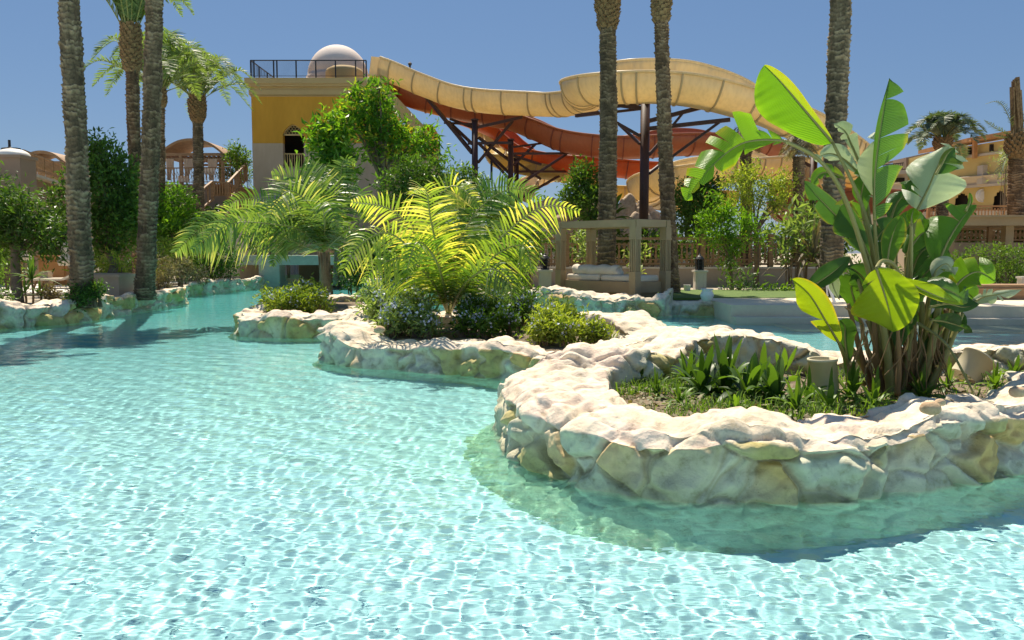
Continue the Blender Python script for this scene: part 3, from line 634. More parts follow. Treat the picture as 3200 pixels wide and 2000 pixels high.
young_palm('spreading yellow-green palm with no clear trunk in the middle planter', W(1402, 1005, .34), None, [
    ([(1330, 790, 11.9), (1230, 660, 11.7), (1098, 632, 11.5)], dict(tint=(.45, 1.1), tilt=.5)),
    ([(1330, 840, 11.6), (1220, 730, 11.2), (1120, 770, 10.9), (1070, 850, 10.8)], dict(tint=(.3, .95), droop=.6)),
    ([(1350, 880, 11.5), (1270, 810, 11.1), (1180, 830, 10.9), (1140, 880, 10.9)], dict(tint=(.1, .7), droop=.6)),
    ([(1375, 780, 12.1), (1360, 640, 12.2), (1420, 580, 12.3), (1500, 640, 12.2)], dict(tint=(.35, 1.), ll=.5)),
    ([(1370, 800, 11.7), (1345, 680, 11.3), (1330, 590, 11.0), (1290, 600, 10.6)], dict(tint=(.4, 1.05), ll=.5)),
    ([(1430, 780, 12.1), (1500, 650, 12.4), (1600, 590, 12.6), (1690, 620, 12.7)], dict(tint=(.0, .5), ll=.62, mat='palm_green')),
    ([(1440, 790, 12.3), (1480, 660, 12.8), (1530, 590, 13.1), (1640, 585, 13.3)], dict(tint=(-.1, .4), ll=.6, mat='palm_green')),
    ([(1470, 850, 11.6), (1590, 720, 11.5), (1700, 645, 11.4), (1812, 660, 11.3)], dict(tint=(.45, 1.15), droop=.5)),
    ([(1470, 880, 11.5), (1560, 790, 11.2), (1640, 770, 11.0), (1660, 850, 10.9)], dict(tint=(.1, .7), droop=.55)),
    ([(1450, 890, 11.3), (1530, 840, 10.9), (1590, 880, 10.8), (1600, 940, 10.8)], dict(tint=(.0, .5), droop=.55, mat='palm_green')),
    ([(1420, 800, 12.3), (1440, 680, 12.6), (1460, 600, 12.8), (1440, 575, 13)], dict(tint=(.1, .8), ll=.5)),
    ([(1380, 860, 11.2), (1340, 780, 10.8), (1300, 760, 10.5), (1270, 850, 10.3)], dict(tint=(.0, .6), ll=.45)),
    ], 11.9, 'palm_yellow', .05, 3, .52, 58, 'husk', .029)
b1 = W(1021, 925, .4); tt1 = D(1012, 800, b1[1])
young_palm('young palm with a short thick trunk on the small left planter', b1, tt1, [
    ([(930, 690, 18), (790, 680, 17.6), (650, 700, 17.2), (545, 790, 17)], dict(tint=(.1, .85), ll=.8, droop=.5, nl=76, hang=.12)),
    ([(940, 720, 17.8), (840, 700, 17.2), (720, 700, 16.7), (600, 780, 16.3)], dict(tint=(.1, .8), ll=.7, droop=.5, hang=.1)),
    ([(985, 640, 18.2), (930, 560, 18.4), (850, 550, 18.5)], dict(tint=(.1, .9), ll=.85, tilt=.5, droop=.15)),
    ([(985, 670, 17.6), (920, 600, 17.0), (870, 620, 16.6), (840, 690, 16.4)], dict(tint=(.2, .9), ll=.7)),
    ([(1030, 650, 18.4), (1060, 570, 18.8), (1075, 500, 19), (1110, 510, 19.1)], dict(tint=(.0, .6), ll=.6)),
    ([(1040, 690, 18.5), (1090, 620, 18.8), (1130, 620, 19), (1150, 690, 19.1)], dict(tint=(-.1, .5), ll=.6, mat='palm_green')),
    ([(1000, 620, 19), (1000, 550, 19.4), (960, 500, 19.6)], dict(tint=(.0, .5), ll=.6)),
    ([(950, 770, 17.9), (890, 750, 17.7), (850, 830, 17.6)], dict(tint=(.1, .7), ll=.5)),
    ([(1060, 740, 17.9), (1100, 720, 17.6), (1120, 780, 17.5)], dict(tint=(-.1, .5), ll=.5)),
    ([(1015, 700, 17.3), (1010, 640, 16.6), (1030, 640, 16.2), (1060, 720, 16)], dict(tint=(-.1, .5), ll=.6)),
    ([(960, 690, 17.9), (880, 640, 18.1), (780, 620, 18.2), (700, 640, 18.3)], dict(tint=(.0, .6), ll=.7)),
    ], 18, 'palm_green', .16, 4, .75, 58, 'bark', .047)

# ---------------------------------------------------------------- banana plant
def blade(pts, d, wl, wr, dl=15, dr=15, cutl=0, cutr=0, seed=0, dd=0., shape=.85, tip=.72, fold=.0):
    """a big leaf: midrib pixel points, half widths in px either side, dihedral angles; cuts = torn slits"""
    g = np.random.default_rng(seed)
    P = catmull([D(p[0], p[1], d+(p[2] if len(p) > 2 else 0)+dd*i/(len(pts)-1)) for i, p in enumerate(pts)], 60)
    T = np.gradient(P, axis=0); T /= np.linalg.norm(T, axis=1)[:, None]
    view = P-np.array([0, 0, CAMZ]); view /= np.linalg.norm(view, axis=1)[:, None]
    side = np.cross(T, view); side /= np.linalg.norm(side, axis=1)[:, None]; nrm = np.cross(side, T)   # nrm roughly toward / away from camera
    if np.dot(nrm[30], view[30]) > 0: nrm = -nrm
    S = np.linspace(0, 1, 60); mb = MB(); n = 5
    for sg, wpx, dh, cuts in ((-1, wl, dl, cutl), (1, wr, dr, cutr)):
        if wpx <= 0: continue
        a = R_(dh); Wm = PX(wpx, d)
        ed = np.r_[0, np.sort(g.random(cuts))*.9+.05, 1] if cuts else np.array([0, 1.])
        if cuts: ed = ed[np.r_[True, np.diff(ed) > .035]]
        for q in range(len(ed)-1):
            e0, e1 = ed[q], ed[q+1]; m = max(4, int((e1-e0)*44)); tt = np.linspace(e0, e1, m); rows = []; uv = []
            tw = g.normal()*.42 if cuts else 0; gap = (.11 if cuts else 0); ln = 1-(.34*g.random() if cuts else 0); drp = g.normal()*.15 if cuts else 0
            for k in range(n+1):
                u = k/n; row = []
                for t in tt:
                    tc_ = (t-(e0+e1)/2)*(1-u*u*gap*3)+(e0+e1)/2+.16*u*(1-t)*min(1, t*4)    # veins sweep toward the tip
                    tc_ = min(.999, tc_); t2 = max(1e-3, t)
                    wd = Wm*max(.0, math.sin(math.pi*min(1, t2)**shape))**tip*ln
                    p = np.array([np.interp(tc_, S, P[:, z]) for z in range(3)]); s_ = np.array([np.interp(t, S, side[:, z]) for z in range(3)]); nn = np.array([np.interp(t, S, nrm[:, z]) for z in range(3)])
                    ang = a+tw*u*.6+fold*u; c_ = s_*sg*math.cos(ang)+nn*math.sin(ang)
                    wob = .05*math.sin(t*19+seed)*u*u+.012*math.sin(t*61+seed*2)*u
                    p = p+c_*wd*u+nn*wd*(wob-.22*u*u)+np.array([0, 0, -1])*wd*drp*u*u
                    row.append(p); uv.append((t, u))
                rows.append(row)
            V = np.array(rows).reshape(-1, 3); f = [(i*m+j, i*m+j+1, (i+1)*m+j+1, (i+1)*m+j) for i in range(n) for j in range(m-1)]
            tn = .45+.18*g.normal(); ts = np.concatenate([np.full(m, tn+(.12*(k/n)**2)+(.4 if k == n else 0)) for k in range(n+1)])
            mb.add(V, f, ts, uv)
    rib = MB(); rib.tube(P[::3]-nrm[::3]*.004, np.linspace(.014, .003, 20)*d/7, 6)
    return mb, rib, P
def banana():
    base = W(2800, 1215, .3); t = thing('banana_plant', 'large banana plant with torn glossy leaves in the front planter', 'plant', base)
    LV = [  # pts, d, wl, wr, dl, dr, cutl, cutr, mat, petiole px pts
        ([(2602, 445), (2512, 340), (2440, 255), (2388, 203)], 6.9, 24, 100, 20, 10, 0, 0, 'ban_bright', [(2765, 1120), (2742, 900), (2700, 660)]),
        ([(2450, 440), (2370, 438), (2300, 458), (2220, 525), (2138, 628)], 6.5, 92, 50, -10, 25, 9, 6, 'ban_bright', [(2775, 1130), (2712, 840), (2640, 620), (2560, 500)]),
        ([(2733, 690), (2732, 560), (2745, 440), (2765, 320), (2779, 243)], 6.8, 82, 16, 5, 60, 7, 1, 'ban_mid', [(2790, 1130), (2748, 870)]),
        ([(2735, 620), (2734, 560), (2740, 480), (2748, 400)], 6.9, 10, 62, 0, 0, 1, 3, 'ban_pale', None),
        ([(2866, 658), (2900, 590), (2930, 520), (2965, 450)], 7.0, 96, 78, 0, 5, 3, 3, 'ban_pale', [(2830, 1120), (2835, 850)]),
        ([(2925, 545), (2945, 510), (2962, 480), (2985, 462)], 6.9, 55, 12, 10, 0, 1, 0, 'ban_dark', None),
        ([(2930, 830), (2965, 750), (3010, 680), (3052, 640)], 6.8, 14, 98, 20, -5, 0, 4, 'ban_mid', [(2880, 1130), (2905, 960)]),
        ([(3018, 660), (3032, 628), (3030, 602)], 6.8, 6, 5, 10, 10, 0, 0, 'ban_mid', None),
        ([(2738, 838), (2758, 900), (2778, 970), (2790, 1038)], 6.0, 92, 78, 10, 10, 1, 0, 'ban_yellow', [(2840, 1140), (2835, 960), (2800, 840), (2760, 815)]),
        ([(2790, 858), (2860, 895), (2940, 930), (3012, 952)], 6.0, 12, 34, 30, -10, 0, 1, 'ban_yellow', [(2850, 1140), (2840, 960), (2800, 855)]),
        ([(2835, 900), (2900, 890), (2970, 910), (3025, 945)], 6.5, 36, 48, 20, -10, 0, 3, 'ban_mid', [(2860, 1140), (2850, 980)]),
        ([(2622, 1072), (2585, 1010), (2530, 920), (2475, 872)], 6.5, 36, 50, 20, 15, 0, 1, 'ban_yellow', [(2665, 1185), (2645, 1130)]),
        ([(2523, 902), (2560, 880), (2610, 845), (2655, 805)], 6.7, 22, 30, 20, 10, 0, 0, 'ban_dark', [(2700, 1150), (2600, 1000), (2530, 930)]),
        ([(2720, 830), (2730, 770), (2760, 720), (2812, 690)], 7.0, 60, 50, 10, 10, 2, 2, 'ban_dark', [(2790, 1130), (2750, 950)]),
        ([(2772, 830), (2780, 770), (2795, 720), (2815, 672)], 6.7, 34, 26, 20, 20, 0, 0, 'ban_mid', [(2800, 1130), (2785, 950)]),
        ([(2690, 740), (2640, 700), (2570, 630), (2512, 566)], 6.9, 26, 40, 15, 10, 0, 3, 'ban_dark', [(2740, 1100), (2720, 880)]),
        ([(2715, 800), (2690, 740), (2660, 680), (2630, 620)], 6.8, 20, 58, 30, 0, 0, 2, 'ban_dark', [(2750, 1120), (2740, 920)]),
        ([(2905, 960), (2960, 950), (3010, 960), (3060, 950)], 6.6, 14, 52, 10, -10, 0, 2, 'ban_dark', [(2880, 1140), (2890, 1040)]),
        ([(2910, 1000), (2950, 1005), (3000, 1020), (3040, 1040)], 6.6, 22, 30, 10, 10, 1, 1, 'ban_dark', [(2880, 1160), (2890, 1060)]),
        ([(2960, 930), (3010, 870), (3060, 850), (3112, 880)], 6.7, 40, 52, 10, 0, 0, 4, 'ban_bright', [(2890, 1140), (2930, 1000)]),
        ([(3020, 960), (3070, 930), (3120, 920), (3195, 905)], 6.9, 22, 24, 10, 5, 2, 3, 'ban_pale', [(2900, 1150), (2960, 1020)]),
        ([(2915, 870), (2930, 840), (2960, 825), (2985, 860)], 6.7, 26, 30, 10, 10, 1, 1, 'ban_pale', [(2880, 1120), (2900, 980)]),
        ([(2848, 700), (2850, 672), (2858, 650)], 6.6, 18, 14, 20, 20, 0, 0, 'ban_bright', [(2835, 1100), (2845, 880)]),
        ([(2830, 800), (2870, 740), (2900, 720), (2935, 700)], 7.0, 48, 40, 15, 15, 2, 3, 'ban_mid', [(2840, 1120), (2835, 950)]),
        ([(2840, 880), (2870, 800), (2910, 770), (2950, 790)], 7.1, 40, 56, 15, 5, 1, 3, 'ban_dark', [(2850, 1120), (2840, 980)]),
        ([(2700, 560), (2640, 500), (2590, 480), (2540, 500)], 7.2, 34, 26, 0, 10, 2, 4, 'ban_pale', [(2760, 1120), (2730, 800)]),
        ([(2690, 520), (2660, 450), (2640, 410), (2605, 385)], 7.3, 30, 22, 0, 10, 2, 4, 'ban_pale', [(2760, 1120), (2725, 800)]),
        ([(2640, 560), (2600, 540), (2560, 545), (2535, 590)], 7.3, 28, 22, 0, 10, 2, 2, 'ban_mid', None),
        ([(2650, 1140), (2640, 1060), (2640, 1020), (2625, 1000)], 6.7, 30, 24, 20, 20, 0, 0, 'ban_dark', [(2700, 1200), (2670, 1170)]),
        ([(2890, 1010), (2860, 960), (2850, 920), (2870, 860)], 7.2, 60, 50, 10, 10, 1, 2, 'ban_dark', [(2860, 1150), (2870, 1080)]),
        ([(2900, 1130), (2915, 1050), (2930, 1000), (2940, 950)], 6.7, 26, 26, 10, 10, 1, 1, 'ban_dark', [(2890, 1190), (2895, 1150)]),
        ([(2745, 960), (2720, 900), (2680, 850), (2640, 830)], 7.0, 46, 54, 10, 10, 1, 2, 'ban_dark', [(2780, 1130), (2765, 1040)]),
        ([(2850, 940), (2880, 870), (2925, 820), (2960, 760)], 7.2, 56, 62, 10, 10, 1, 2, 'ban_dark', [(2840, 1130), (2845, 1030)]),
        ([(2800, 780), (2830, 720), (2860, 690), (2900, 690)], 7.3, 46, 50, 10, 10, 2, 1, 'ban_dark', [(2810, 1130), (2800, 930)]),
        ([(2900, 930), (2960, 900), (3010, 905), (3050, 940)], 7.0, 40, 52, 10, 10, 0, 3, 'ban_mid', [(2870, 1130), (2885, 1030)]),
        ([(2690, 1010), (2670, 940), (2660, 890), (2680, 850)], 7.1, 36, 46, 10, 10, 1, 1, 'ban_mid', [(2740, 1140), (2710, 1090)]),
        ([(2780, 700), (2800, 640), (2830, 600), (2850, 560)], 7.3, 40, 36, 10, 10, 2, 2, 'ban_dark', [(2800, 1130), (2785, 850)]),
        ([(2700, 690), (2690, 620), (2700, 560), (2690, 510)], 7.1, 44, 32, 10, 10, 3, 2, 'ban_mid', [(2760, 1130), (2730, 850)]),
        ([(2940, 1090), (2970, 1030), (2990, 990), (2985, 950)], 6.9, 30, 36, 10, 10, 1, 1, 'ban_dark', [(2900, 1190), (2915, 1140)]),
        ([(2800, 1090), (2810, 1030), (2830, 980), (2860, 950)], 6.7, 34, 40, 10, 10, 0, 1, 'ban_dark', [(2810, 1190), (2802, 1140)]),
        ([(2650, 800), (2620, 830), (2600, 880), (2625, 940)], 7.1, 20, 26, 10, 10, 2, 1, 'ban_pale', [(2740, 1100), (2690, 900)]),
    ]
    for i, (pts, d, wl, wr, dl, dr, cl, cr, mt, pet) in enumerate(LV):
        kw = 1.22 if pts[0][1] > 640 else 1.06; mb, rib, P = blade(pts, d, wl*kw, wr*kw, dl, dr, cl, cr, i+3)
        lf = mb.build('leaf', M[mt], t, True)
        if pet:
            c = [D(p[0], p[1], 6.9+(d-6.9)*k/len(pet)) for k, p in enumerate(pet)]+[P[0]]
            pp = catmull(c, 22); rib.tube(pp, np.linspace(.026, .013, 22), 8)
        rib.build('stalk', M['stem'], lf, True)
    g = np.random.default_rng(8)
    for k in range(28):         # clump of pseudostems, some dry
        x = 2690+g.random()*260; lean = (x-2810)*.35+g.normal()*12; d0 = 6.9+g.normal()*.18
        b = MB(); r = .018+.022*g.random()
        pts = catmull([D(2730+(x-2690)*.62, 1235, d0), D(x, 1120, d0), D(x+lean, 985-g.random()*60, d0+.05)], 14)
        rad = np.linspace(r*1.3, r*.6, 14)*(1+.12*np.sin(np.arange(14)*1.9+k)); b.tube(pts, rad, 9)
        b.build('stem', M['stem' if g.random() < .42 else 'stem_dry'], t, True)
    b = MB()
    for k in range(60):         # dry hanging sheaths and strings
        x = 2690+g.random()*270; y = 1000+g.random()*150; d0 = 6.75+g.normal()*.15; x2 = x+g.normal()*40
        b.tube(catmull([D(x, y, d0), D((x+x2)/2+g.normal()*14, y+60, d0-.05), D(x2, min(1240, y+110+50*g.random()), d0-.1)], 8), [.006]*4+[.004]*4, 5)
    b.build('dry_sheaths', M['stem_dry'], t)
    b = MB(); b.tube(catmull([D(2870, 1010, 6.4), D(2960, 1080, 6.0), D(3040, 1225, 5.7)], 14), np.linspace(.012, .008, 14), 7); b.build('stem', M['stem'], t, True)
    b = MB(); b.tube(catmull([D(2660, 1150, 6.6), D(2700, 1020, 6.6), D(2640, 960, 6.6)], 14), np.linspace(.008, .006, 14), 7); b.build('stem', M['stem_dry'], t, True)
banana()

# ---------------------------------------------------------------- slide tower
def pz(py, d): return D(1600, py, d)[2]
TD = 45.0
def tx(px, d=TD): return D(px, 500, d)[0]
def tower():
    x0, x1 = tx(790), tx(1188); y0, y1 = TD, TD+8
    t = thing('slide_tower', 'ochre and beige square slide tower with an arched window and a domed roof', 'tower', (x0, y0, G))
    zr, zc, zm, zl = pz(246, TD), pz(302, TD), pz(448, TD), G
    wx0, wx1 = tx(885), tx(951); zt, zs, za = pz(388, TD), pz(420, TD), pz(525, TD); xm = (wx0+wx1)/2; hw = (wx1-wx0)/2
    def wallface(z0, z1, mat, dy, name):       # front wall with the window opening cut out, .4 m thick
        b = MB(); y = y0+dy
        L = [(x0-dy*0, wx0), (wx1, x1)]
        for a, c in L: b.box(((a+c)/2, y+.2, (z0+z1)/2), (c-a, .4, z1-z0))
        if z0 < za < z1: b.box((xm, y+.2, (z0+za)/2), (wx1-wx0, .4, za-z0))
        if z0 < zt < z1:
            n = 20; prof = []
            for k in range(n+1):
                u = -1+2*k/n; prof.append((xm+u*hw, zs+(zt-zs)*(1-abs(u)**1.6)**.75))
            b.prism([(p[0], y, p[1]) for p in prof]+[(wx1, y, z1), (wx0, y, z1)], (0, .4, 0))
        return b.build(name, M[mat], t)
    wallface(zl, zm, 'greyrender', -.03, 'lower_wall'); w_ = wallface(zm, zc, 'yellow', 0, 'upper_wall')
    b = MB()
    b.box((x0+.2, (y0+y1)/2+.2, (zm+zc)/2), (.4, y1-y0-.4, zc-zm)); b.box((x1-.2, (y0+y1)/2+.2, (zm+zc)/2), (.4, y1-y0-.4, zc-zm)); b.box(((x0+x1)/2, y1-.15, (zm+zc)/2), (x1-x0-.8, .3, zc-zm)); b.build('side_wall', M['yellow'], t)
    b = MB(); b.box((x0+.18, (y0+y1)/2+.2, (zm+zl)/2), (.42, y1-y0-.4, zm-zl)); b.box((x1-.18, (y0+y1)/2+.2, (zm+zl)/2), (.42, y1-y0-.4, zm-zl)); b.build('side_wall', M['greyrender'], t)
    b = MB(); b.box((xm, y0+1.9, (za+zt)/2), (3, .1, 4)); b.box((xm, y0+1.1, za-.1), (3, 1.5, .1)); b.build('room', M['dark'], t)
    b = MB(); yc = (y0+y1)/2
    for e, za_, zb_ in ((.04, zc, zc+.06), (.1, pz(297, TD), pz(281, TD)), (.05, pz(281, TD), pz(272, TD)), (.2, pz(272, TD), pz(264, TD)), (.27, pz(264, TD), zr)):
        b.box(((x0+x1)/2, yc, (za_+zb_)/2), (x1-x0+2*e, y1-y0+2*e, zb_-za_))
    b.build('cornice', M['cornice'], t)
    # pierced screen in the arch head
    b = MB(); y = y0+.16; n = 16
    for k in range(n):
        u0, u1 = -1+2*k/n, -1+2*(k+1)/n
        f = lambda u: zs+(zt-zs)*(1-abs(u)**1.6)**.75
        b.beam((xm+u0*hw, y, f(u0)-.03), (xm+u1*hw, y, f(u1)-.03), .07, .06)
    b.beam((wx0, y, zs), (wx1, y, zs), .07, .09)
    for i in range(-5, 6):
        for j in range(6):
            cx = xm+i*.17+(j % 2)*.085; cz = zs+.09+j*.12; r = .085
            u = abs(cx-xm)/hw
            if u < .93 and cz+.03 < zs+(zt-zs)*(1-u**1.6)**.75:
                for q in range(6):
                    a0, a1 = q*math.pi/3, (q+1)*math.pi/3; b.beam((cx+r*math.cos(a0), y, cz+r*math.sin(a0)), (cx+r*math.cos(a1), y, cz+r*math.sin(a1)), .03, .025)
    sc_ = b.build('window_screen', M['cornice'], t)
    b = MB()
    ztop = pz(480, TD); b.beam((wx0, y, ztop), (wx1, y, ztop), .06, .07); b.beam((wx0, y, za+.06), (wx1, y, za+.06), .06, .07)
    for k in range(9):
        x = wx0+.06+(wx1-wx0-.12)*k/8; b.beam((x, y, za), (x, y, ztop), .045, .045)
    b.build('balustrade', M['cornice'], t)
    # small buttress wing right of the tower
    b = MB(); b.box(((x1+tx(1348))/2, y0+3.6, (pz(505, 48)+G)/2), (tx(1348)-x1, 4, pz(505, 48)-G)); b.build('side_wing', M['greyrender'], t)
    b = MB(); b.box(((x1+tx(1345))/2, y0+3.6, (pz(505, 48)+pz(400, 48))/2), (tx(1345)-x1-.1, 3.9, pz(400, 48)-pz(505, 48))); b.build('side_wing', M['yellow'], t)
    # roof dome and its drum
    cx, cy = D(1054, 245, TD+3)[0], TD+3.3; b = MB(); r = PX(92, TD+3)
    zb = zr; b.lathe((cx, cy, zb), [(r*1.05, 0), (r*1.05, .72), (r, .78)]+[(r*math.cos(k*math.pi/2/16), .78+r*1.04*math.sin(k*math.pi/2/16)) for k in range(17)], 40); dm = b.build('dome', M['dome'], t, True)
    b = MB(); cx2 = D(1075, 245, TD+1.2)[0]; r2 = PX(58, TD+1)
    b.lathe((cx2, TD+1.4, zb), [(r2, 0), (r2, .62), (r2*.93, .78), (r2*.7, .9), (0.02, .98)], 28); b.build('small_drum', M['cornice'], t, True)
    b = MB()
    zt_ = zr; ztp = pz(190, TD); xs = [tx(793), tx(803), tx(864), tx(874), tx(933), tx(994), tx(1055), tx(1117), tx(1142), tx(1150)]
    ya = y0-.1
    for x in xs: b.beam((x, ya, zt_), (x, ya, ztp), .06, .06)
    b.beam((xs[0], ya, ztp), (xs[-1], ya, ztp), .05, .05); b.beam((xs[0], ya, zt_+.12), (xs[-1], ya, zt_+.12), .03, .03)
    nx = 110
    for k in range(nx): x = xs[0]+(xs[-1]-xs[0])*k/nx; b.beam((x, ya, zt_+.12), (x, ya, ztp), .012, .012)
    for k in range(6): yy = ya+k*1.5; b.beam((xs[0], yy, zt_), (xs[0], yy, ztp), .05, .05)
    b.beam((xs[0], ya, ztp), (xs[0], ya+7.5, ztp), .05, .05)
    for k in range(50): yy = ya+k*.15; b.beam((xs[0], yy, zt_+.12), (xs[0], yy, ztp), .012, .012)
    b.build('roof_railing', M['iron'], t)
    # slanting haunch under the slide starts
    b = MB(); b.prism([D(1186, 262, TD+.2), D(1216, 278, TD+.2), D(1330, 398, TD+.2), D(1362, 445, TD+.2), D(1330, 445, TD+.2), D(1186, 300, TD+.2)], (0, 3.2, 0)); b.build('haunch', M['cornice'], t)
    return t
tower()

# ---------------------------------------------------------------- water slides
def flume(label, ctrl, R, mat, seam, name='water_slide', every=1.55, thick=.05, ns=22, col=None, rimm=None):
    """ctrl: (px, py, depth, near wall deg, far wall deg); axis of the trough. +right side is the near wall"""
    Pc = [np.r_[D(c[0], c[1], c[2]), c[3] if len(c) > 3 else 95, c[4] if len(c) > 4 else 95] for c in ctrl]
    Q = catmull(Pc, 240); P = Q[:, :3]; S = np.r_[0, np.cumsum(np.linalg.norm(np.diff(P, axis=0), axis=1))]
    n = max(60, int(S[-1]/.22)); ss = np.linspace(0, S[-1], n); Q = np.stack([np.interp(ss, S, Q[:, k]) for k in range(5)], 1); P = Q[:, :3]
    T = np.gradient(P, axis=0); T /= np.linalg.norm(T, axis=1)[:, None]
    rt = np.cross(T, [0, 0, 1.]); rt /= np.linalg.norm(rt, axis=1)[:, None]; up = np.cross(rt, T)
    t = thing(name, label, 'water slide', P[0])
    def sect(i, r, a):
        if abs(a) > math.pi/2: e = abs(a)-math.pi/2; return P[i]+r*(math.copysign(1-.12*e, a)*rt[i]+e*up[i])
        return P[i]+r*(math.sin(a)*rt[i]-math.cos(a)*up[i])
    b = MB(); V = []
    for i in range(n):
        A = np.radians(np.linspace(-Q[i, 4], Q[i, 3], ns))
        V += [sect(i, R+thick, a) for a in A]+[sect(i, R, a) for a in A[::-1]]
    m = 2*ns; b.add(V, [(i*m+j, (i+1)*m+j, (i+1)*m+(j+1) % m, i*m+(j+1) % m) for i in range(n-1) for j in range(m)]+[tuple(range(m)), tuple((n-1)*m+j for j in range(m-1, -1, -1))]); b.build('trough', M[mat], t, True)
    for sgn in (1, -1):
        b = MB(); pts = [sect(i, R+.05, math.radians(Q[i, 3] if sgn > 0 else -Q[i, 4])) for i in range(n)]; b.tube(pts, .065, 8); b.build('rim', M[rimm or mat], t, True)
    k = 0; s = every*.5
    while s < S[-1]:
        i = int(s/S[-1]*(n-1)); b = MB(); A = np.radians(np.linspace(-Q[i, 4], Q[i, 3], 26)); w_ = .035
        V = []
        for a in A:
            for off, r in ((-w_, R+thick*.5), (-w_, R+thick+.045), (w_, R+thick+.045), (w_, R+thick*.5)): V.append(sect(i, r, a)+T[i]*off)
        b.add(V, [(q*4+j, q*4+(j+1) % 4, (q+1)*4+(j+1) % 4, (q+1)*4+j) for q in range(25) for j in range(4)]); b.build('seam_ring', M[seam], t)
        k += 1; s += every*(1 if k % 4 else .28)
    return t, P, rt, up
flume('highest cream water slide sweeping from the tower into a wide curve', [
    (1205, 196, 45.5, 95, 95), (1260, 216, 45.3, 95, 95), (1330, 246, 45, 95, 95), (1420, 278, 44.6), (1520, 296, 44), (1640, 303, 43.4), (1735, 305, 42.6), (1812, 296, 40.8, 95, 100), (1838, 284, 38.6, 95, 110), (1818, 264, 36.6, 95, 125),
    (1848, 254, 34.6, 95, 138), (1940, 248, 33.4, 95, 145), (2060, 247, 33, 95, 147), (2180, 260, 33, 95, 150), (2310, 292, 33.2, 95, 145), (2420, 328, 33.4, 95, 125), (2520, 378, 33.8), (2600, 432, 34.6), (2660, 485, 36.5),
    (2660, 530, 40), (2600, 545, 43), (2500, 520, 44)], .93, 'cream_slide', 'seam')
flume('lower cream water slide loop between the two centre palm trunks', [
    (2480, 505, 44.5, 95, 95), (2400, 500, 42, 120, 95), (2300, 508, 40, 118, 95), (2180, 520, 38.8, 115, 95), (2080, 540, 38.6, 112, 95), (2030, 562, 39.6, 110, 95), (2025, 585, 41.5, 100, 95), (2080, 600, 43.5, 95, 95), (2200, 612, 45)], .92, 'cream_slide', 'seam')
flume('dark red water slide dipping below the cream one and curving behind the tall steel post', [
    (1228, 258, 47), (1310, 290, 47), (1420, 318, 47), (1520, 338, 46.6), (1610, 356, 46), (1690, 388, 45.2), (1770, 420, 44.6), (1870, 436, 44.2, 95, 100), (1980, 440, 44, 95, 115), (2100, 432, 44, 95, 125), (2220, 430, 44.6, 95, 120), (2340, 440, 46), (2440, 470, 49)], .93, 'red_slide', 'seam_red')
flume('bright orange water slide crossing below the dark red one', [
    (1440, 345, 50), (1500, 366, 50), (1560, 395, 49.6), (1610, 440, 49), (1660, 474, 48.4), (1730, 490, 48, 95, 110), (1830, 500, 47.4, 95, 110), (1930, 508, 47), (2010, 516, 47), (2120, 520, 48)], .82, 'orange_slide', 'seam_red', every=2.4)
flume('pale yellow narrow water slide coiling down behind the steel braces', [
    (1420, 322, 52), (1470, 360, 52), (1520, 410, 51.5), (1548, 446, 50.5), (1548, 470, 48.5), (1560, 490, 47), (1610, 505, 47.4), (1700, 524, 48), (1790, 540, 49), (1880, 552, 50)], .62, 'yellow_slide', 'seam', every=1.8)
flume('cream slide end piece low between the steel posts', [(1750, 528, 52), (1700, 545, 51), (1655, 565, 49), (1640, 590, 48), (1625, 620, 48)], .6, 'cream_slide', 'seam', every=1.2)
flume('red water slide loop low behind the banana plant stems', [(2450, 640, 44), (2540, 620, 41), (2640, 606, 38.6, 95, 110), (2730, 604, 38, 95, 110), (2790, 612, 38.5), (2840, 620, 41)], .95, 'red_slide', 'seam_red')
flume('red run-out slide beside the shaggy palms', [(2430, 560, 50), (2500, 600, 50), (2560, 640, 50), (2640, 660, 50)], .9, 'red_slide', 'seam_red')
flume('pale lower slide run behind the rocks near the tall steel post', [(1850, 590, 50), (1930, 588, 49.5), (2020, 592, 49), (2160, 600, 49), (2300, 606, 49)], .7, 'yellow_slide', 'seam')
# opening box at the head of the cream slide
b = MB(); q = 45.05
b.prism([D(1152, 238, q), D(1160, 176, q), D(1214, 182, q), D(1207, 215, q), D(1206, 238, q)], (0, .12, 0)); b.prism([D(1152, 238, q+2), D(1160, 178, q+2), D(1214, 184, q+2), D(1206, 238, q+2)], (0, .12, 0))
b.box(((tx(1152)+tx(1206))/2, q+1.1, pz(236, q)+.05), (tx(1206)-tx(1152), 2.0, .1)); tag(b.build('slide_entry', M['cream_slide']), 'cream side panels at the head of the slide on the tower roof', 'slide entry')

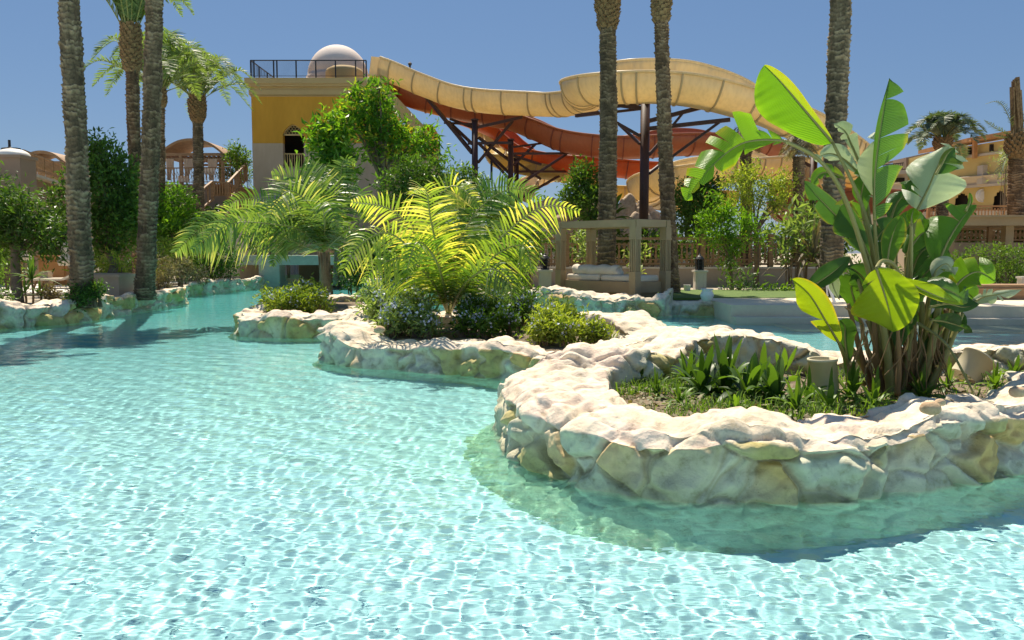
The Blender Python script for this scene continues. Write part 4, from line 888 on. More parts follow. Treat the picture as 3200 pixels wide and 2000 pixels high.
def support(label, px, d, pytop, wpx, braces, group='steel slide supports'):
    p = at(px, d, G); zt = pz(pytop, d); p[0] = D(px, (pytop+600)/2, d)[0]
    t = thing('slide_support', label, 'steel support', p, group); r = PX(wpx, d)/2
    b = MB(); b.tube([[p[0], d, G-.2], [p[0], d, zt]], r, 20); b.tube([[p[0], d, G], [p[0], d, G+.06]], r*1.8, 20); b.build('post', M['steel'], t, True)
    b = MB(); b.tube([[p[0], d, zt-.05], [p[0], d, zt+.03]], r*1.25, 16); b.build('cap', M['steel'], t)
    for (a, e, w_) in braces:
        b = MB(); b.beam(D(a[0], a[1], a[2] if len(a) > 2 else d), D(e[0], e[1], e[2] if len(e) > 2 else d), w_, w_); b.build('brace', M['steel'], t)
    return t
support('tallest and thickest dark steel post under the wide cream curve', 2015, 34.3, 308, 29, [
    ((2005, 338, 34.3), (1840, 316, 34.6), .16), ((2005, 322, 34.3), (1905, 335, 37), .14), ((2005, 340), (1815, 362, 36), .1), ((1870, 352, 35), (1800, 362, 36), .14), ((1870, 330, 35), (1790, 295, 35.5), .1), ((2000, 425), (1920, 380, 34.6), .13), ((2000, 450), (1930, 384, 36), .1),
    ((2028, 378), (2190, 336, 33.8), .16), ((2028, 402), (2282, 374, 33.6), .16), ((2100, 395, 34), (2135, 352, 33.9), .1), ((2100, 490, 34.2), (2248, 382, 33.8), .11), ((2028, 484), (2060, 448, 34.4), .13), ((2028, 542), (2062, 516, 34.6), .12), ((2060, 448, 34.6), (2090, 410, 40), .1)])
support('steel post nearest the tower carrying long slanting braces', 1484, 42.5, 374, 19, [
    ((1476, 388), (1390, 384, 45), .12), ((1476, 398), (1408, 372, 45), .12), ((1492, 398), (1632, 366, 43.4), .15), ((1476, 478), (1330, 300, 45.2), .17), ((1476, 450), (1400, 378, 45), .13), ((1494, 508), (1602, 378, 43.5), .13), ((1462, 448), (1600, 446), .13), ((1496, 430), (1590, 500, 44), .13), ((1496, 448), (1590, 540, 44), .12)])
support('steel post just right of the one nearest the tower', 1596, 43.5, 436, 17, [
    ((1602, 460), (1706, 446, 45.2), .11), ((1602, 480), (1796, 479, 45), .12), ((1604, 486), (1690, 514, 45.5), .12), ((1604, 516), (1672, 452, 45.2), .11), ((1588, 556), (1520, 480, 44), .12), ((1604, 590), (1770, 482, 45), .12)])
support('shorter steel post close behind another post left of the centre palms', 1614, 45.5, 496, 15, [
    ((1622, 536), (1812, 536, 48), .12), ((1622, 580), (1700, 520, 48), .11), ((1606, 500), (1690, 560, 46), .12), ((1622, 622), (1750, 548, 48), .12)])
support('steel post under the falling end of the cream slide near the shaggy palms', 2542, 35.5, 470, 22, [((2535, 520), (2440, 470, 36), .14), ((2550, 500), (2600, 470, 36), .12)])
support('steel post hidden behind the banana leaves under the lower cream loop', 2150, 40, 566, 16, [((2100, 590), (2200, 566), .14), ((2044, 596, 39), (2150, 596, 40), .12)])

# ---------------------------------------------------------------- cabana bed
def cabana():
    z0 = .3; A = W(1983, 940, z0); B_ = W(1752, 926, z0); C_ = W(2077, 934, z0); Dk = B_+(C_-A)     # near, left, right, back corners
    t = thing('cabana_bed', 'taupe slatted four post cabana with a flat canopy beside the lawn', 'cabana', (A+Dk)/2)
    ex = (B_-A); Lx = np.linalg.norm(ex); ex /= Lx; ey = (C_-A); Ly = np.linalg.norm(ey); ey /= Ly; ang = math.atan2(ex[1], ex[0]); zt = pz(682, A[1])
    def post(p, nm='post'):
        b = MB()
        b.box((p[0], p[1], z0+.36), (.21, .21, .72), ang); b.box((p[0], p[1], (zt-.2+1.86)/2), (.21, .21, zt-.2-1.86), ang)
        for i in range(4):
            for e, f_ in ((ex, ey), (ey, ex)):
                for sg in (-1, 1):
                    q = p+e*(-.084+.056*i)+f_*sg*.09; b.box((q[0], q[1], 1.35), (.028, .028, 1.3), ang)
        b.box((p[0], p[1], 1.0), (.23, .23, .05), ang); b.box((p[0], p[1], 1.86), (.23, .23, .05), ang)
        return b.build('post', M['cabana'], t)
    for p in (A, B_, C_, Dk): post(p)
    b = MB(); c = (A+Dk)/2
    for p, q in ((A, B_), (A, C_), (B_, Dk), (C_, Dk)):
        u = (q-p)/np.linalg.norm(q-p); b.beam(p*[1, 1, 0]-u*.1+[0, 0, zt-.12], q*[1, 1, 0]+u*.1+[0, 0, zt-.1], .14, .18)
    b.build('canopy_frame', M['cabana'], t)
    b = MB(); b.box((c[0], c[1], zt-.03), (Lx-.16, Ly-.16, .05), ang)
    for k in range(9): q = A+(B_-A)*(k+.5)/9; b.beam(q*[1, 1, 0]+ey*.1+[0, 0, zt-.1], q*[1, 1, 0]+ey*(Ly-.1)+[0, 0, zt-.1], .06, .08)
    b.build('canopy', M['cabana'], t)
    b = MB(); b.box((c[0], c[1], .62), (Lx-.1, Ly-.1, .28), ang); b.box((c[0], c[1], .5), (Lx-.3, Ly-.3, .3), ang); b.build('bed_base', M['cabana'], t)
    def pad(cx, sx, sy, sz, zc, nm, cy=0, rnd=.07):
        me = bmesh.new(); bmesh.ops.create_cube(me, size=1)
        for v in me.verts: v.co = Vector((v.co.x*sx, v.co.y*sy, v.co.z*sz))
        bmesh.ops.bevel(me, geom=me.edges[:], offset=rnd, segments=5, profile=.6, affect='EDGES')
        V = np.array([v.co[:] for v in me.verts]); f = [[v.index for v in q.verts] for q in me.faces]; me.free()
        V[:, 2] += .015*fbm(V*3+cx, 3, 9)
        P = c+ex*V[:, :1]+ey*V[:, 1:2]; P = P+ex*cx+ey*cy; P[:, 2] = zc+V[:, 2]
        b = MB(); b.add(P, f); return b.build(nm, M['cushion'], t, True)
    pad(-Lx*.24, Lx*.46, Ly-.28, .17, .84, 'mattress'); pad(Lx*.24, Lx*.46, Ly-.28, .17, .84, 'mattress')
    rl = MB(); a = catmull([c+ex*Lx*.42-ey*Ly*.22, c+ex*Lx*.2-ey*Ly*.24, c-ex*Lx*.1-ey*Ly*.22, c-ex*Lx*.2-ey*Ly*.2], 30)
    a[:, 2] = 1.03+.015*np.sin(np.arange(30)*.9); rl.tube(a, np.r_[.08, .135, np.full(26, .15), .135, .08]*(1+.05*np.sin(np.arange(30)*1.3)), 18)
    tag(rl.build('bolster', M['cushion'], None, True), 'rolled cream mattress lying on the cabana bed', 'cushion')
cabana()

# ---------------------------------------------------------------- low rendered wall with the carved wooden fence
FD = 28.5
def fence(label, pts, z0, z1, mat='wood', pitch=2.2, bal=.11, nm='wooden_fence'):
    t = thing(nm, label, 'fence', (pts[0][0], pts[0][1], z0)); h = z1-z0
    for a, e in zip(pts[:-1], pts[1:]):
        a = np.array(a, float); e = np.array(e, float); L = np.linalg.norm(e-a); u = (e-a)/L; n = max(1, round(L/pitch)); ang = math.atan2(u[1], u[0])
        for k in range(n+1):
            q = a+u*L*k/n; b = MB(); b.box((q[0], q[1], (z0+z1)/2+.03), (.16, .16, h+.06), ang); b.box((q[0], q[1], z1+.09), (.21, .21, .06), ang); b.build('post', M[mat], t)
        for k in range(n):
            p0 = a+u*(L*k/n+.1); p1 = a+u*(L*(k+1)/n-.1); b = MB()
            for zz, w_ in ((z1-.04, .09), (z0+.1, .08), (z1-.24, .045), (z0+.26, .04)): b.beam([*p0[:2], zz], [*p1[:2], zz], .06, w_)
            m = max(1, int(np.linalg.norm(p1-p0)/(bal*1.55)))
            for j in range(m):
                q = p0+(p1-p0)*(j+.5)/m; X = lambda s, z: (q[0]+u[0]*s, q[1]+u[1]*s, z0+z*h)
                w2 = bal*.5; pr = [(.14, .6), (.2, .95), (.27, .35), (.36, .95), (.45, .4), (.52, .55), (.6, .3), (.68, .95), (.76, .5), (.82, .9)]
                nrm = np.array([-u[1], u[0], 0])*.03
                b.prism([X(-w2*k_, z) for z, k_ in pr]+[X(w2*k_, z) for z, k_ in pr[::-1]], nrm)
            b.build('panel', M[mat], t)
    return t
zf0, zf1 = pz(834, FD), pz(742, FD)
fx = lambda px: D(px, 800, FD)[0]
fence('brown carved wooden fence on the low wall behind the cabana', [(fx(1560), FD, 0), (fx(2620), FD, 0)], zf0, zf1)
b = MB(); b.box(((fx(1180)+fx(2780))/2, FD, (zf0+G)/2-.03), (fx(2780)-fx(1180), .3, zf0-G-.06)); lw = tag(b.build('garden_wall', M['render_wall']), 'long low beige rendered wall below the carved wooden fence', 'wall')
ORG['garden_wall'] = np.zeros(3)
b = MB(); b.box(((fx(1180)+fx(2780))/2, FD, zf0-.03), (fx(2780)-fx(1180)+.1, .38, .06)); b.build('coping', M['stonetrim'], lw)

def pedestal(label, px, py, d, wpx, hpx, mat='stonetrim', nm='pedestal'):
    c = D(px, py, d); w_ = PX(wpx, d); z1 = pz(py-hpx, d); z0 = min(G, c[2]); b = MB()
    b.box((c[0], d, (z0+z1)/2), (w_, w_, z1-z0)); b.box((c[0], d, z0+.06), (w_*1.25, w_*1.25, .12)); b.box((c[0], d, z1+.03), (w_*1.25, w_*1.25, .06))
    for sx in (-1, 1): b.box((c[0]+sx*w_*.3, d-w_*.5, (z0+z1)/2+.04), (w_*.12, .03, (z1-z0)*.7))
    return tag(b.build(nm, M[mat]), label, 'pedestal')
def lantern(label, px, py, d, hpx, wpx):
    z0 = pz(py, d); h = PX(hpx, d); w_ = PX(wpx, d); c = (D(px, py, d)[0], d, z0); t = thing('lantern', label, 'lantern', c, 'black garden lanterns')
    b = MB()
    for k in range(6):
        a = k*math.pi/3; e = (k+1)*math.pi/3; p = lambda a_, r, z: (c[0]+r*math.cos(a_), c[1]+r*math.sin(a_), z0+z)
        b.beam(p(a, w_*.42, h*.08), p(a, w_*.46, h*.68), .025, .025); b.beam(p(a, w_*.42, h*.3), p(e, w_*.44, h*.3), .02, .02); b.beam(p(a, w_*.44, h*.5), p(e, w_*.45, h*.5), .02, .02)
    b.lathe(c, [(w_*.5, 0), (w_*.5, h*.06), (w_*.42, h*.1)], 6); b.build('frame', M['iron'], t)
    b = MB(); b.lathe(c, [(w_*.52, h*.68), (w_*.5, h*.72), (w_*.3, h*.86), (w_*.12, h*.92), (w_*.14, h*.96), (.01, h*1.02)], 12); b.build('roof', M['iron'], t)
    b = MB(); b.lathe(c, [(w_*.3, h*.1), (w_*.33, h*.66)], 8); b.build('glass', M['dark'], t)
def pot(label, px, py, d, wpx, hpx, prof='jar', mat='white'):
    c = D(px, py, d); w_ = PX(wpx, d)/2; h = PX(hpx, d)
    P = {'jar': [(.55, 0), (.75, .1), (.98, .42), (1, .55), (.8, .78), (.72, .86), (.95, .98), (.9, 1.02), (.7, .95)], 'tub': [(.75, 0), (.9, .5), (1, .95), (1.05, 1), (.9, 1), (.85, .8)]}[prof]
    b = MB(); b.lathe((c[0], d, c[2]), [(w_*a, h*z) for a, z in P], 24); b.lathe((c[0], d, c[2]), [(w_*.55, h*.01), (.001, h*.01)], 24)
    return tag(b.build('plant_pot', M[mat], None, True), label, 'pot')
pedestal('stone pedestal under the lantern left of the cabana', 1703, 915, 24, 38, 66)
pedestal('stone pedestal under the lantern right of the cabana', 2186, 918, 25, 34, 68)
lantern('black lantern on the pedestal left of the cabana', 1703, 844, 24, 52, 28)
lantern('black lantern on the pedestal right of the cabana', 2186, 846, 25, 52, 28)
pot('round white jar on the lawn edge right of the cabana', 2209, 941, 18.9, 42, 38)
pot('small white tub by the pedestal, behind the round jar', 2147, 922, 24, 22, 32, 'tub')
pot('small white tub seen between the right cabana posts', 2052, 915, 25, 20, 26, 'tub')
pot('white jar by the dark shrub right of the pedestal', 2250, 925, 25, 18, 26)
# cream pipe sleeves in the front planter
def sleeve(label, c0, axis, r0, r1, L):
    axis = np.array(axis, float); axis /= np.linalg.norm(axis); b = MB(); c0 = np.array(c0, float)
    o = [(0, r0), (.93, r1), (.93, r1*1.07), (1, r1*1.07), (1.005, r1*1.03), (1, r1*.92), (.5, r1*.92)]
    u = np.cross(axis, [0, 1, 0]); u /= np.linalg.norm(u); v = np.cross(axis, u); n = 36; a = np.arange(n)/n*2*math.pi
    V = np.concatenate([c0+axis*L*z+r*(np.cos(a)[:, None]*u+np.sin(a)[:, None]*v) for z, r in o])
    b.add(V, [(i*n+j, i*n+(j+1) % n, (i+1)*n+(j+1) % n, (i+1)*n+j) for i in range(len(o)-1) for j in range(n)])
    return tag(b.build('pipe_sleeve', M['pipe'], None, True), label, 'pipe')
p = W(2572, 1240, .28); sleeve('upright cream open pipe sleeve left of the banana stems', p, (-.05, 0, 1), .135, .115, .33)
p = W(3030, 1180, .3); sleeve('cream pipe sleeve leaning on its side right of the banana stems', p+np.array([-.06, 0, 0]), (.5, .1, .55), .13, .15, .26)
# leaning pole by the palm behind the banana plant
b = MB(); b.tube([D(2582, 870, 19), D(2622, 985, 18.2)], .035, 10); b.tube([D(2582, 870, 19), D(2586, 925, 18.8)], .02, 8); tag(b.build('metal_pole', M['white']), 'short pale metal handrail pole leaning at the pool steps behind the banana plant', 'handrail')
# bench behind the middle planter
b = MB(); q = D(1340, 915, 25.5)
b.box((q[0], 25.5, .62), (3.5, .8, .12))
for s in (-1.5, -.5, .5, 1.5): b.box((q[0]+s, 25.5, .42), (.12, .6, .28))
b.box((q[0], 25.9, .85), (3.5, .1, .3)); tag(b.build('bench', M['cushion']), 'long pale lounge bench behind the middle planter palm', 'bench')

# ---------------------------------------------------------------- tunnel under the concrete slab
def tunnel():
    d = 34.; t = thing('pool_bridge', 'weathered pale concrete slab bridging the far left end of the pool', 'bridge', at(900, d, 0))
    X = lambda px: D(px, 800, d)[0]
    b = MB(); b.box(((X(745)+X(1085))/2, d+1.6, (pz(798, d)+pz(828, d))/2), (X(1085)-X(745), 3.6, pz(798, d)-pz(828, d))); b.build('slab', M['bridge'], t)
    b = MB(); b.box(((X(812)+X(876))/2, d+.25, (pz(828, d)-.56)/2), (X(876)-X(812), .9, pz(828, d)+.56)); b.build('pier', M['bridge'], t)
    b = MB(); b.prism([(X(735), d+.5, G-.5), (X(735), d+.5, pz(812, d)-.1), (X(745), d+.5, pz(828, d)), (X(812), d+.5, pz(828, d)), (X(812), d+.5, G-.5)], (0, .5, 0)); b.build('side_wall', M['greyrender'], t)
    b = MB(); b.box(((X(870)+X(1085))/2, d+3.4, .9), (X(1085)-X(870), .3, 2.0)); b.build('back_wall', M['brown_wall'], t)
    b = MB(); b.box((X(982), d+3.1, .8), (.45, .3, 1.6)); b.build('column', M['wood'], t)
tunnel()

# ---------------------------------------------------------------- left wall, roof pergolas, gazebo, stairs
def left_side():
    P = [D(-420, 548, 23), D(0, 536, 28.5), D(76, 548, 30), D(195, 583, 35), D(520, 600, 47)]
    t = thing('boundary_wall', 'high shaded brown wall behind the left trees', 'wall', (P[1][0], P[1][1], G))
    b = MB()
    for a, e in zip(P[:-1], P[1:]):
        n = np.array([-(e-a)[1], (e-a)[0], 0]); n /= np.linalg.norm(n); n *= .4
        za, ze = a[2], e[2]; V = [[a[0], a[1], G], [e[0], e[1], G], [e[0], e[1], ze], [a[0], a[1], za]]; b.prism(V, n)
    b.build('wall', M['brown_wall'], t)
    b = MB()
    for a, e in zip(P[1:-1], P[2:]): b.beam(a+[0, .2, .04], e+[0, .2, .04], .55, .1)
    b.build('coping', M['stonetrim'], t)
    c = D(28, 560, 28.3); r = PX(52, 28.3); b = MB(); zt = pz(492, 28.3)
    b.box((c[0], c[1]+.3, (G+zt)/2), (r*1.75, r*1.6, zt-G)); b.box((c[0], c[1]+.3, zt+.03), (r*1.95, r*1.8, .1)); b.build('pillar', M['brown_wall'], t)
    b = MB(); b.lathe((c[0], c[1]+.3, zt+.08), [(r*.93*math.cos(k*math.pi/24), .26*math.sin(k*math.pi/24)) for k in range(13)], 28); b.build('pillar_cap', M['white'], t, True)
    # opening with bar counter
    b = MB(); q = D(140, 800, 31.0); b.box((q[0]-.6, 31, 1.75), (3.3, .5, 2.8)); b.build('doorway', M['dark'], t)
    return t
left_side()
b = MB(); q = D(182, 845, 28); b.box((q[0], 28, .85), (1.0, .6, 1.0)); b.box((q[0], 28, 1.38), (1.15, .75, .07)); b.box((q[0], 27.68, .85), (.8, .05, .7)); tag(b.build('bar_counter', M['orangewood']), 'orange brown wooden bar counter on the bright terrace at left', 'counter')
def parasol(label, px, d, p0, p1):
    c = D(px, p1, d); b = MB(); z0, z1 = pz(p1, d), pz(p0, d); h = z1-z0; t = thing('closed_parasol', label, 'parasol', (c[0], d, G))
    b.tube([[c[0], d, G], [c[0], d, z1]], .03, 8); b.build('pole', M['wood'], t)
    b = MB(); n = 20; V = []; pr = [(.2, 0), (.25, .15), (.22, .35), (.13, .42), (.17, .6), (.1, .85), (.03, 1)]
    for r, z in pr:
        for k in range(n): a = k/n*6.283; rr = r*(1+.25*(k % 2)*(1-z)); V.append([c[0]+rr*math.cos(a), d+rr*math.sin(a), z0+h*z])
    b.add(V, [(i*n+j, i*n+(j+1) % n, (i+1)*n+(j+1) % n, (i+1)*n+j) for i in range(len(pr)-1) for j in range(n)]); b.build('canopy', M['cushion'], t, True)
parasol('folded cream parasol left of the dark doorway', 68, 26, 752, 815); parasol('folded cream parasol beside the thickest palm trunk', 210, 27, 752, 830)
def planter_box(label, px, py, d, wpx, hpx):
    c = D(px, py, d); w_ = PX(wpx, d); h = PX(hpx, d); z0 = min(c[2], G+.1); b = MB()
    b.box((c[0], d, z0+h/2), (w_, w_, h)); b.box((c[0], d, z0+h+.02), (w_*1.12, w_*1.12, .07)); b.box((c[0], d, z0+h+.03), (w_*.85, w_*.85, .1)); return tag(b.build('planter_box', M['render_wall']), label, 'planter')
planter_box('small square stone planter on the bright terrace at left', 145, 888, 25.5, 26, 42)
planter_box('wide beige planter box under the dark ficus tree', 345, 925, 20.8, 108, 62)
def lounger(label, px, d, rz):
    c = D(px, 880, d); t = thing('sun_lounger', label, 'sun lounger', (c[0], d, .4), 'sun loungers on the left terrace'); b = MB(); R = Matrix.Rotation(rz, 3, 'Z')
    f = lambda x, y, z: np.array(R @ Vector((x, y, 0)))+[c[0], d, z]
    b.beam(f(-.9, 0, .68), f(.3, 0, .68), .62, .06); b.beam(f(.3, 0, .68), f(.95, 0, 1.0), .62, .06); b.build('seat', M['cushion'], t)
    for x in (-.7, .5):
        for y in (-.25, .25): b = MB(); b.beam(f(x, y, .4), f(x+.12, y, .68), .05, .05); b.build('leg', M['wood'], t)
lounger('cream lounger on the terrace right of the square stone planter', 172, 25, .2); lounger('second cream lounger on the terrace, touching the thickest trunk', 212, 25.5, .3)
def railing(label, pts, h, mat='iron', sp=.16, curl=True):
    t = thing('railing', label, 'railing', pts[0]); b = MB()
    for a, e in zip(pts[:-1], pts[1:]):
        a = np.array(a, float); e = np.array(e, float); L = np.linalg.norm(e-a); n = max(2, int(L/sp)); Z = np.array([0, 0, 1.])
        b.beam(a+Z*h, e+Z*h, .06, .06); b.beam(a+Z*.08, e+Z*.08, .04, .04)
        for k in range(n+1): q = a+(e-a)*k/n; b.beam(q, q+Z*h, .025 if k % 8 else .07, .025 if k % 8 else .07)
        if curl:
            for k in range(n): q = a+(e-a)*(k+.5)/n; b.tube([q+Z*h*.3, q+(e-a)/L*.06+Z*h*.45, q+Z*h*.6, q-(e-a)/L*.06+Z*h*.75], .015, 4)
    b.build('bars', M[mat], t); return t
railing('dark scrolled railing on top of the high left wall', [D(76, 546, 30.1), D(192, 580, 35.1)], .9, 'wood')
railing('dark railing along the terrace under the domed gazebo', [D(470, 575, 44.5), D(722, 572, 44.5)], .85, 'wood')
# terrace wall and stairs
b = MB(); x0, x1 = D(440, 600, 45)[0], D(722, 600, 45)[0]; zt = pz(577, 45)
b.box(((x0+x1)/2, 48.5, (G+zt)/2), (x1-x0, 7, zt-G)); b.box(((x0+x1)/2, 48.5, zt-.04), (x1-x0+.2, 7.2, .12)); tag(b.build('terrace_wall', M['brown_wall']), 'brown raised terrace wall carrying the domed gazebo', 'wall')
def stairs():
    t = thing('staircase', 'sandstone staircase with wooden rails climbing to the left of the ochre tower', 'stairs', at(740, 40, G))
    b = MB(); n = 22
    xa, xb = D(660, 600, 40)[0], D(790, 600, 40)[0]
    for k in range(n):
        y = 37.5+k*.42; z = G+.35+(pz(560, 46)-G-.35)*(k+1)/n; sh = k*.05; b.box(((xa+xb)/2+sh, y+.21+ (9-k*.42)/2, (G+z)/2), (xb-xa, .42+(9-k*.42), z-G))
        b.box(((xa+xb)/2+sh, y+.02, z+.01), (xb-xa+.04, .1, .05))
    b.build('steps', M['terracotta'] if False else M['stonetrim'], t)
    for sx, x in ((1, xa-.1),):
        for nm, (a, e) in (('handrail', (D(540, 668, 38), D(663, 568, 42))), ('handrail', (D(712, 572, 43), D(768, 512, 46)))):
            b = MB(); b.beam(a, e, .12, .1)
            for k in range(9):
                q = a+(e-a)*k/8; b.beam(q-[0, 0, .95], q, .06 if k % 4 else .14, .06 if k % 4 else .14)
            b.beam(a-[0, 0, .9], e-[0, 0, .9], .08, .08); b.build(nm, M['wood'], t)
    b = MB()
    for u in np.linspace(0, 1, 7): b.beam(D(663+u*50, 568+2*u, 43), D(663+u*50, 610, 43), .08, .08)
    b.beam(D(663, 568, 43), D(713, 572, 43), .1, .1); b.prism([D(663, 575, 43.1), D(713, 577, 43.1), D(713, 612, 43.1), D(663, 612, 43.1)], (0, .05, 0)); b.build('landing_panel', M['wood'], t)
    b = MB(); b.beam(D(740, 628, 36), D(655, 745, 34), .1, .1)
    for u in np.linspace(0, 1, 12): q = D(740-85*u, 628+117*u, 36-2*u); b.beam(q, q-[0, 0, .9], .05, .05)
    b.build('handrail', M['wood'], t)
stairs()
def gazebo(label, x0, x1, pye, pyt, pyb, d, dome=True, curt=((520, 545), (575, 605), (650, 680))):
    zt, ze, zb = pz(pyt, d), pz(pye, d), pz(pyb, d); X0, X1 = D(x0, 500, d)[0], D(x1, 500, d)[0]; w_ = X1-X0; t = thing('gazebo', label, 'gazebo', ((X0+X1)/2, d, zb))
    b = MB(); n = 20; V = []; dep = w_*.8
    for j in (0, 1):
        for k in range(n+1): u = -1+2*k/n; V.append([(X0+X1)/2+u*w_/2, d+j*dep, ze+(zt-ze)*(1-abs(u)**2.2)])
    b.add(V, [(k, k+1, n+2+k, n+1+k) for k in range(n)]); V2 = np.array(V)-[0, 0, .12]; b.add(V2, [(n+1+k, n+2+k, k+1, k) for k in range(n)])
    b.prism([V[k] for k in range(n+1)]+[np.array(V[k])-[0, 0, .14] for k in range(n, -1, -1)], (0, .08, 0)); b.build('roof', M['wood'], t)
    b = MB()
    for k in range(14): x = X0+w_*(k+.5)/14; b.beam((x, d+.1, ze-.15), (x, d+dep, ze-.15), .07, .1)
    for yy in (d, d+dep): b.beam((X0, yy, ze-.05), (X1, yy, ze-.05), .14, .16); b.beam((X0, yy, ze-.32), (X1, yy, ze-.32), .1, .12)
    b.build('beams', M['wood'], t)
    for u in (.02, .34, .66, .98):
        for yy in (d, d+dep): b = MB(); x = X0+w_*u; b.beam((x, yy, zb), (x, yy, ze), .16, .16); b.build('post', M['wood'], t)
    for (a, e) in curt:
        xa, xe = D(a, 500, d)[0], D(e, 500, d)[0]; b = MB(); m = 14; V = []
        for i, (z, s) in enumerate(((ze-.3, 1), (ze-.8, .95), ((ze+zb)/2-.1, .62), ((ze+zb)/2-.5, .35), (zb+.2, .55))):
            for k in range(m+1): u = k/m-.5; V.append([(xa+xe)/2+u*(xe-xa)*s-(xe-xa)*(1-s)*.3, d-.1+.05*math.cos(k*2.2), z])
        b.add(V, [(i*(m+1)+k, i*(m+1)+k+1, (i+1)*(m+1)+k+1, (i+1)*(m+1)+k) for i in range(4) for k in range(m)]); b.build('curtain', M['curtain'], t, True)
gazebo('brown roofed gazebo with tied cream curtains on the raised terrace', 496, 700, 480, 432, 575, 46)
gazebo('low brown roofed pergola behind the top of the high left wall', 55, 200, 506, 470, 575, 37, False, ())
b = MB(); q = D(655, 545, 44.8)
for x, z in ((573, 560), (655, 535)):
    b = MB(); q = D(x, z, 44.7); b.box(q, (.55, .1, .35)); b.beam(q-[.2, 0, .5], q-[.2, 0, 0], .05, .05); b.beam(q+[.2, 0, -.5], q+[.2, 0, 0], .05, .05)
    tag(b.build('folding_chair', M['white']), 'white chair behind the gazebo railing, ' + ('left' if x < 600 else 'right') + ' of the curtained middle bay', 'chair')

b = MB(); q = D(30, 462, 33); b.lathe((q[0], 33, pz(492, 33)), [(.14, 0), (.14, .25), (.3, .3), (.3, .36), (.05, .42), (.05, .7)], 12); b.box((q[0]+.22, 33, pz(478, 33)), (.3, .3, .4)); tag(b.build('roof_vent', M['iron']), 'small dark roof vent above the pillar at the far left', 'vent')
b = MB(); q = D(1532, 490, 44); b.beam(D(1536, 560, 44), D(1536, 490, 44), .12, .12); b.beam(D(1516, 560, 44), D(1540, 560, 44), .12, .08); tag(b.build('street_lamp', M['iron']), 'small dark lamp post left of the steel posts', 'lamp')
b = MB(); b.beam(D(1281, 225, 47), D(1281, 204, 47), .1, .1); b.lathe(D(1281, 204, 47), [(.09, 0), (.12, .1), (.02, .2)], 8); tag(b.build('slide_light', M['iron']), 'tiny dark lamp stub behind the top of the cream slide', 'lamp')

